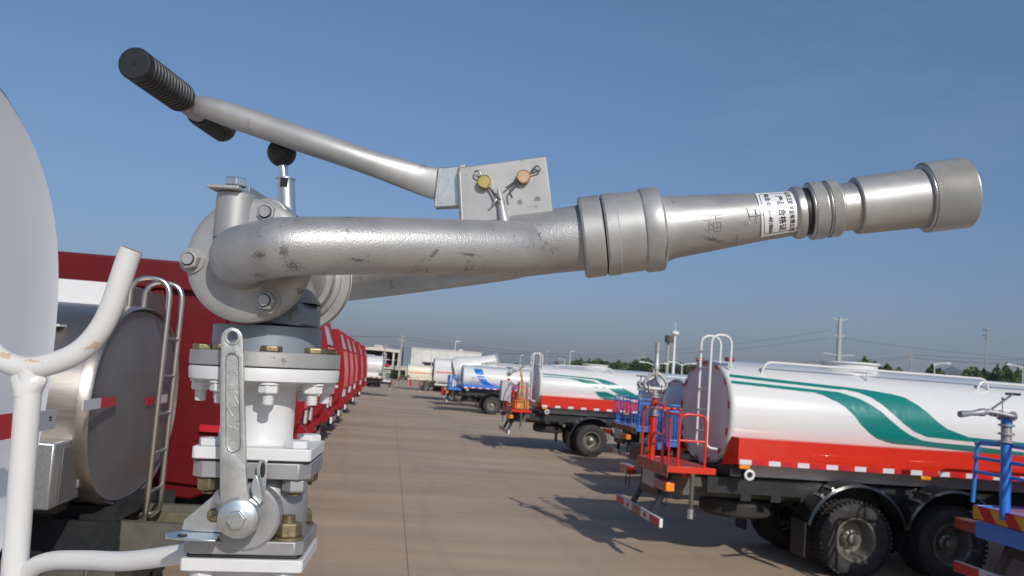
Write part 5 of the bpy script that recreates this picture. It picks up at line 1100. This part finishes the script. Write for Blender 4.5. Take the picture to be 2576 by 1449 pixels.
text_mesh('8.8', .006, lambda x, y, h: V((hb.x+x, vl-.0136-h, hb.z+y)), ext=.0002).build('bolt_mark', zinc, VS, smooth=0)
MB().tube([K(575, 1240, vl+.012), K(600, 1300, vl+.03)], .02, 20).build('stem_spacer', gunmetal, VS)

# ------------------------------------------------------------------ white fork post and brace
_p = CAM+ray(75, 975)*1.30
f3 = Fr(_p, nU, nN, nZ); J = f3.L
FP = thing('fork_post', 'white painted pipe post with a U shaped cradle on top, left of the cannon', 'barrel rest', M=f3.M())
r_ = 30.5*f3.S(75, 975, 0)
MB().tube([J(78, 930, 0), J(72, 975, 0), J(36, 1449, 0), J(36, 1449, 0)+V((0, 0, -.9))], r_, 32).build('post', white, FP)
cr = [(-60, 800), (-30, 870), (10, 908), (70, 925), (140, 912), (200, 884), (245, 838), (275, 785), (300, 715), (320, 655), (331, 628)]
wr2 = white.copy(); wr2.name = 'white_paint_rust_touched'
spots(wr2, [(J(232, 872, -.012), .012, (1.5, 1.5, .7, -.5)), (J(8, 893, -.012), .013, (1.5, 1.5, .6, .3)), (J(90, 909, -.01), .012, (2.5, 1.2, .3))], (.50, .28, .09), .33, 160)
MB().tube(spline([J(x, y, 0) for x, y in cr], 5), 28*f3.S(200, 880, 0), 32).build('cradle', wr2, FP, smooth=50)
e_ = [J(320, 655, 0), J(331, 628, 0)]; d_ = (e_[1]-e_[0]).normalized()
MB().lathe(e_[1]+d_*.0002, d_, [(0, 0), (.0, .0108), (.0003, .0108), (.0003, 0)], 24).build('pipe_mouth', ink, FP)
MB().lathe(e_[1], d_, [(0, 28*f3.S(200, 880, 0)*.97), (.0006, 28*f3.S(200, 880, 0)*.95), (.0006, .0118), (0, .0115)], 28).build('rusty_rim', rust, FP)
sc_ = f3.S(75, 950, 0); wj = J(74, 940, 0); mb = MB(); vs = []; r3 = random.Random(4); n = 32
for i, (dz, rx, rv) in enumerate(((-58, 31, 31), (-46, 33.5, 32), (-36, 38, 32), (-26, 42, 31), (-18, 46, 30), (-8, 46, 27), (2, 36, 20))):
    for k in range(n):
        t = 2*math.pi*k/n; j_ = 1+(r3.uniform(-.045, .045) if 0 < i < 6 else 0); vs.append(wj+V((math.cos(t)*rx*sc_*j_, math.sin(t)*rv*sc_*j_, (dz+r3.uniform(-2.5, 2.5)*(0 < i < 6)-(60-rx)*.0)*sc_)))
mb.add(vs, [(i*n+k, i*n+(k+1) % n, (i+1)*n+(k+1) % n, (i+1)*n+k) for i in range(6) for k in range(n)]); o = mb.build('weld_fillet', white, FP, smooth=80)
sb = o.modifiers.new('soft', 'SUBSURF'); sb.levels = 1; sb.render_levels = 1
def blot(px, py, rx, ry, m_, seed):
    c_ = J(px, py, -28*sc_); r4 = random.Random(seed); P_ = []
    for k in range(18):
        t = 2*math.pi*k/18; q_ = .7+.5*r4.random(); P_.append((px+math.cos(t)*rx*q_, py+math.sin(t)*ry*q_))
    return P_
rp = [((x)*.3273, (1550+y*.5205)*.6289) for x, y in ((150, 1480), (215, 1412), (290, 1362), (380, 1335), (480, 1325), (700, 1326), (1000, 1332), (1400, 1340))]
zq = f3.L; br_ = [zq(x, y, 0) for x, y in rp]; tgt = s3.M() @ V((xb-hs+.002, -.02, (zw1+zw0)/2+.004)); tl_ = f3.M().inverted() @ tgt
nb = len(br_)
for i in range(nb):
    f_ = max(0, (rp[i][0]-75)/(455-75)); br_[i] = J(rp[i][0], rp[i][1], tl_.y*min(1, f_)) if i < nb-1 else tl_
MB().tube(spline(br_, 6), [22.5*f3.S(200, 1400, 0)]*((nb-1)*6+1), 28).build('brace_pipe', white, FP, smooth=50)

# ------------------------------------------------------------------ air
hz = bpy.data.materials.new('air'); hz.use_nodes = True; hn = hz.node_tree.nodes; hn.clear()
ho = hn.new('ShaderNodeOutputMaterial'); hv = hn.new('ShaderNodeVolumePrincipled'); hv.inputs['Color'].default_value = (.80, .86, .95, 1); hv.inputs['Density'].default_value = .00018; hv.inputs['Anisotropy'].default_value = .1
hz.node_tree.links.new(hv.outputs[0], ho.inputs['Volume'])
tag(MB().box(-2500, 3600, -60, 3500, -1.2, 125).build('haze', hz, smooth=0), kind='stuff')
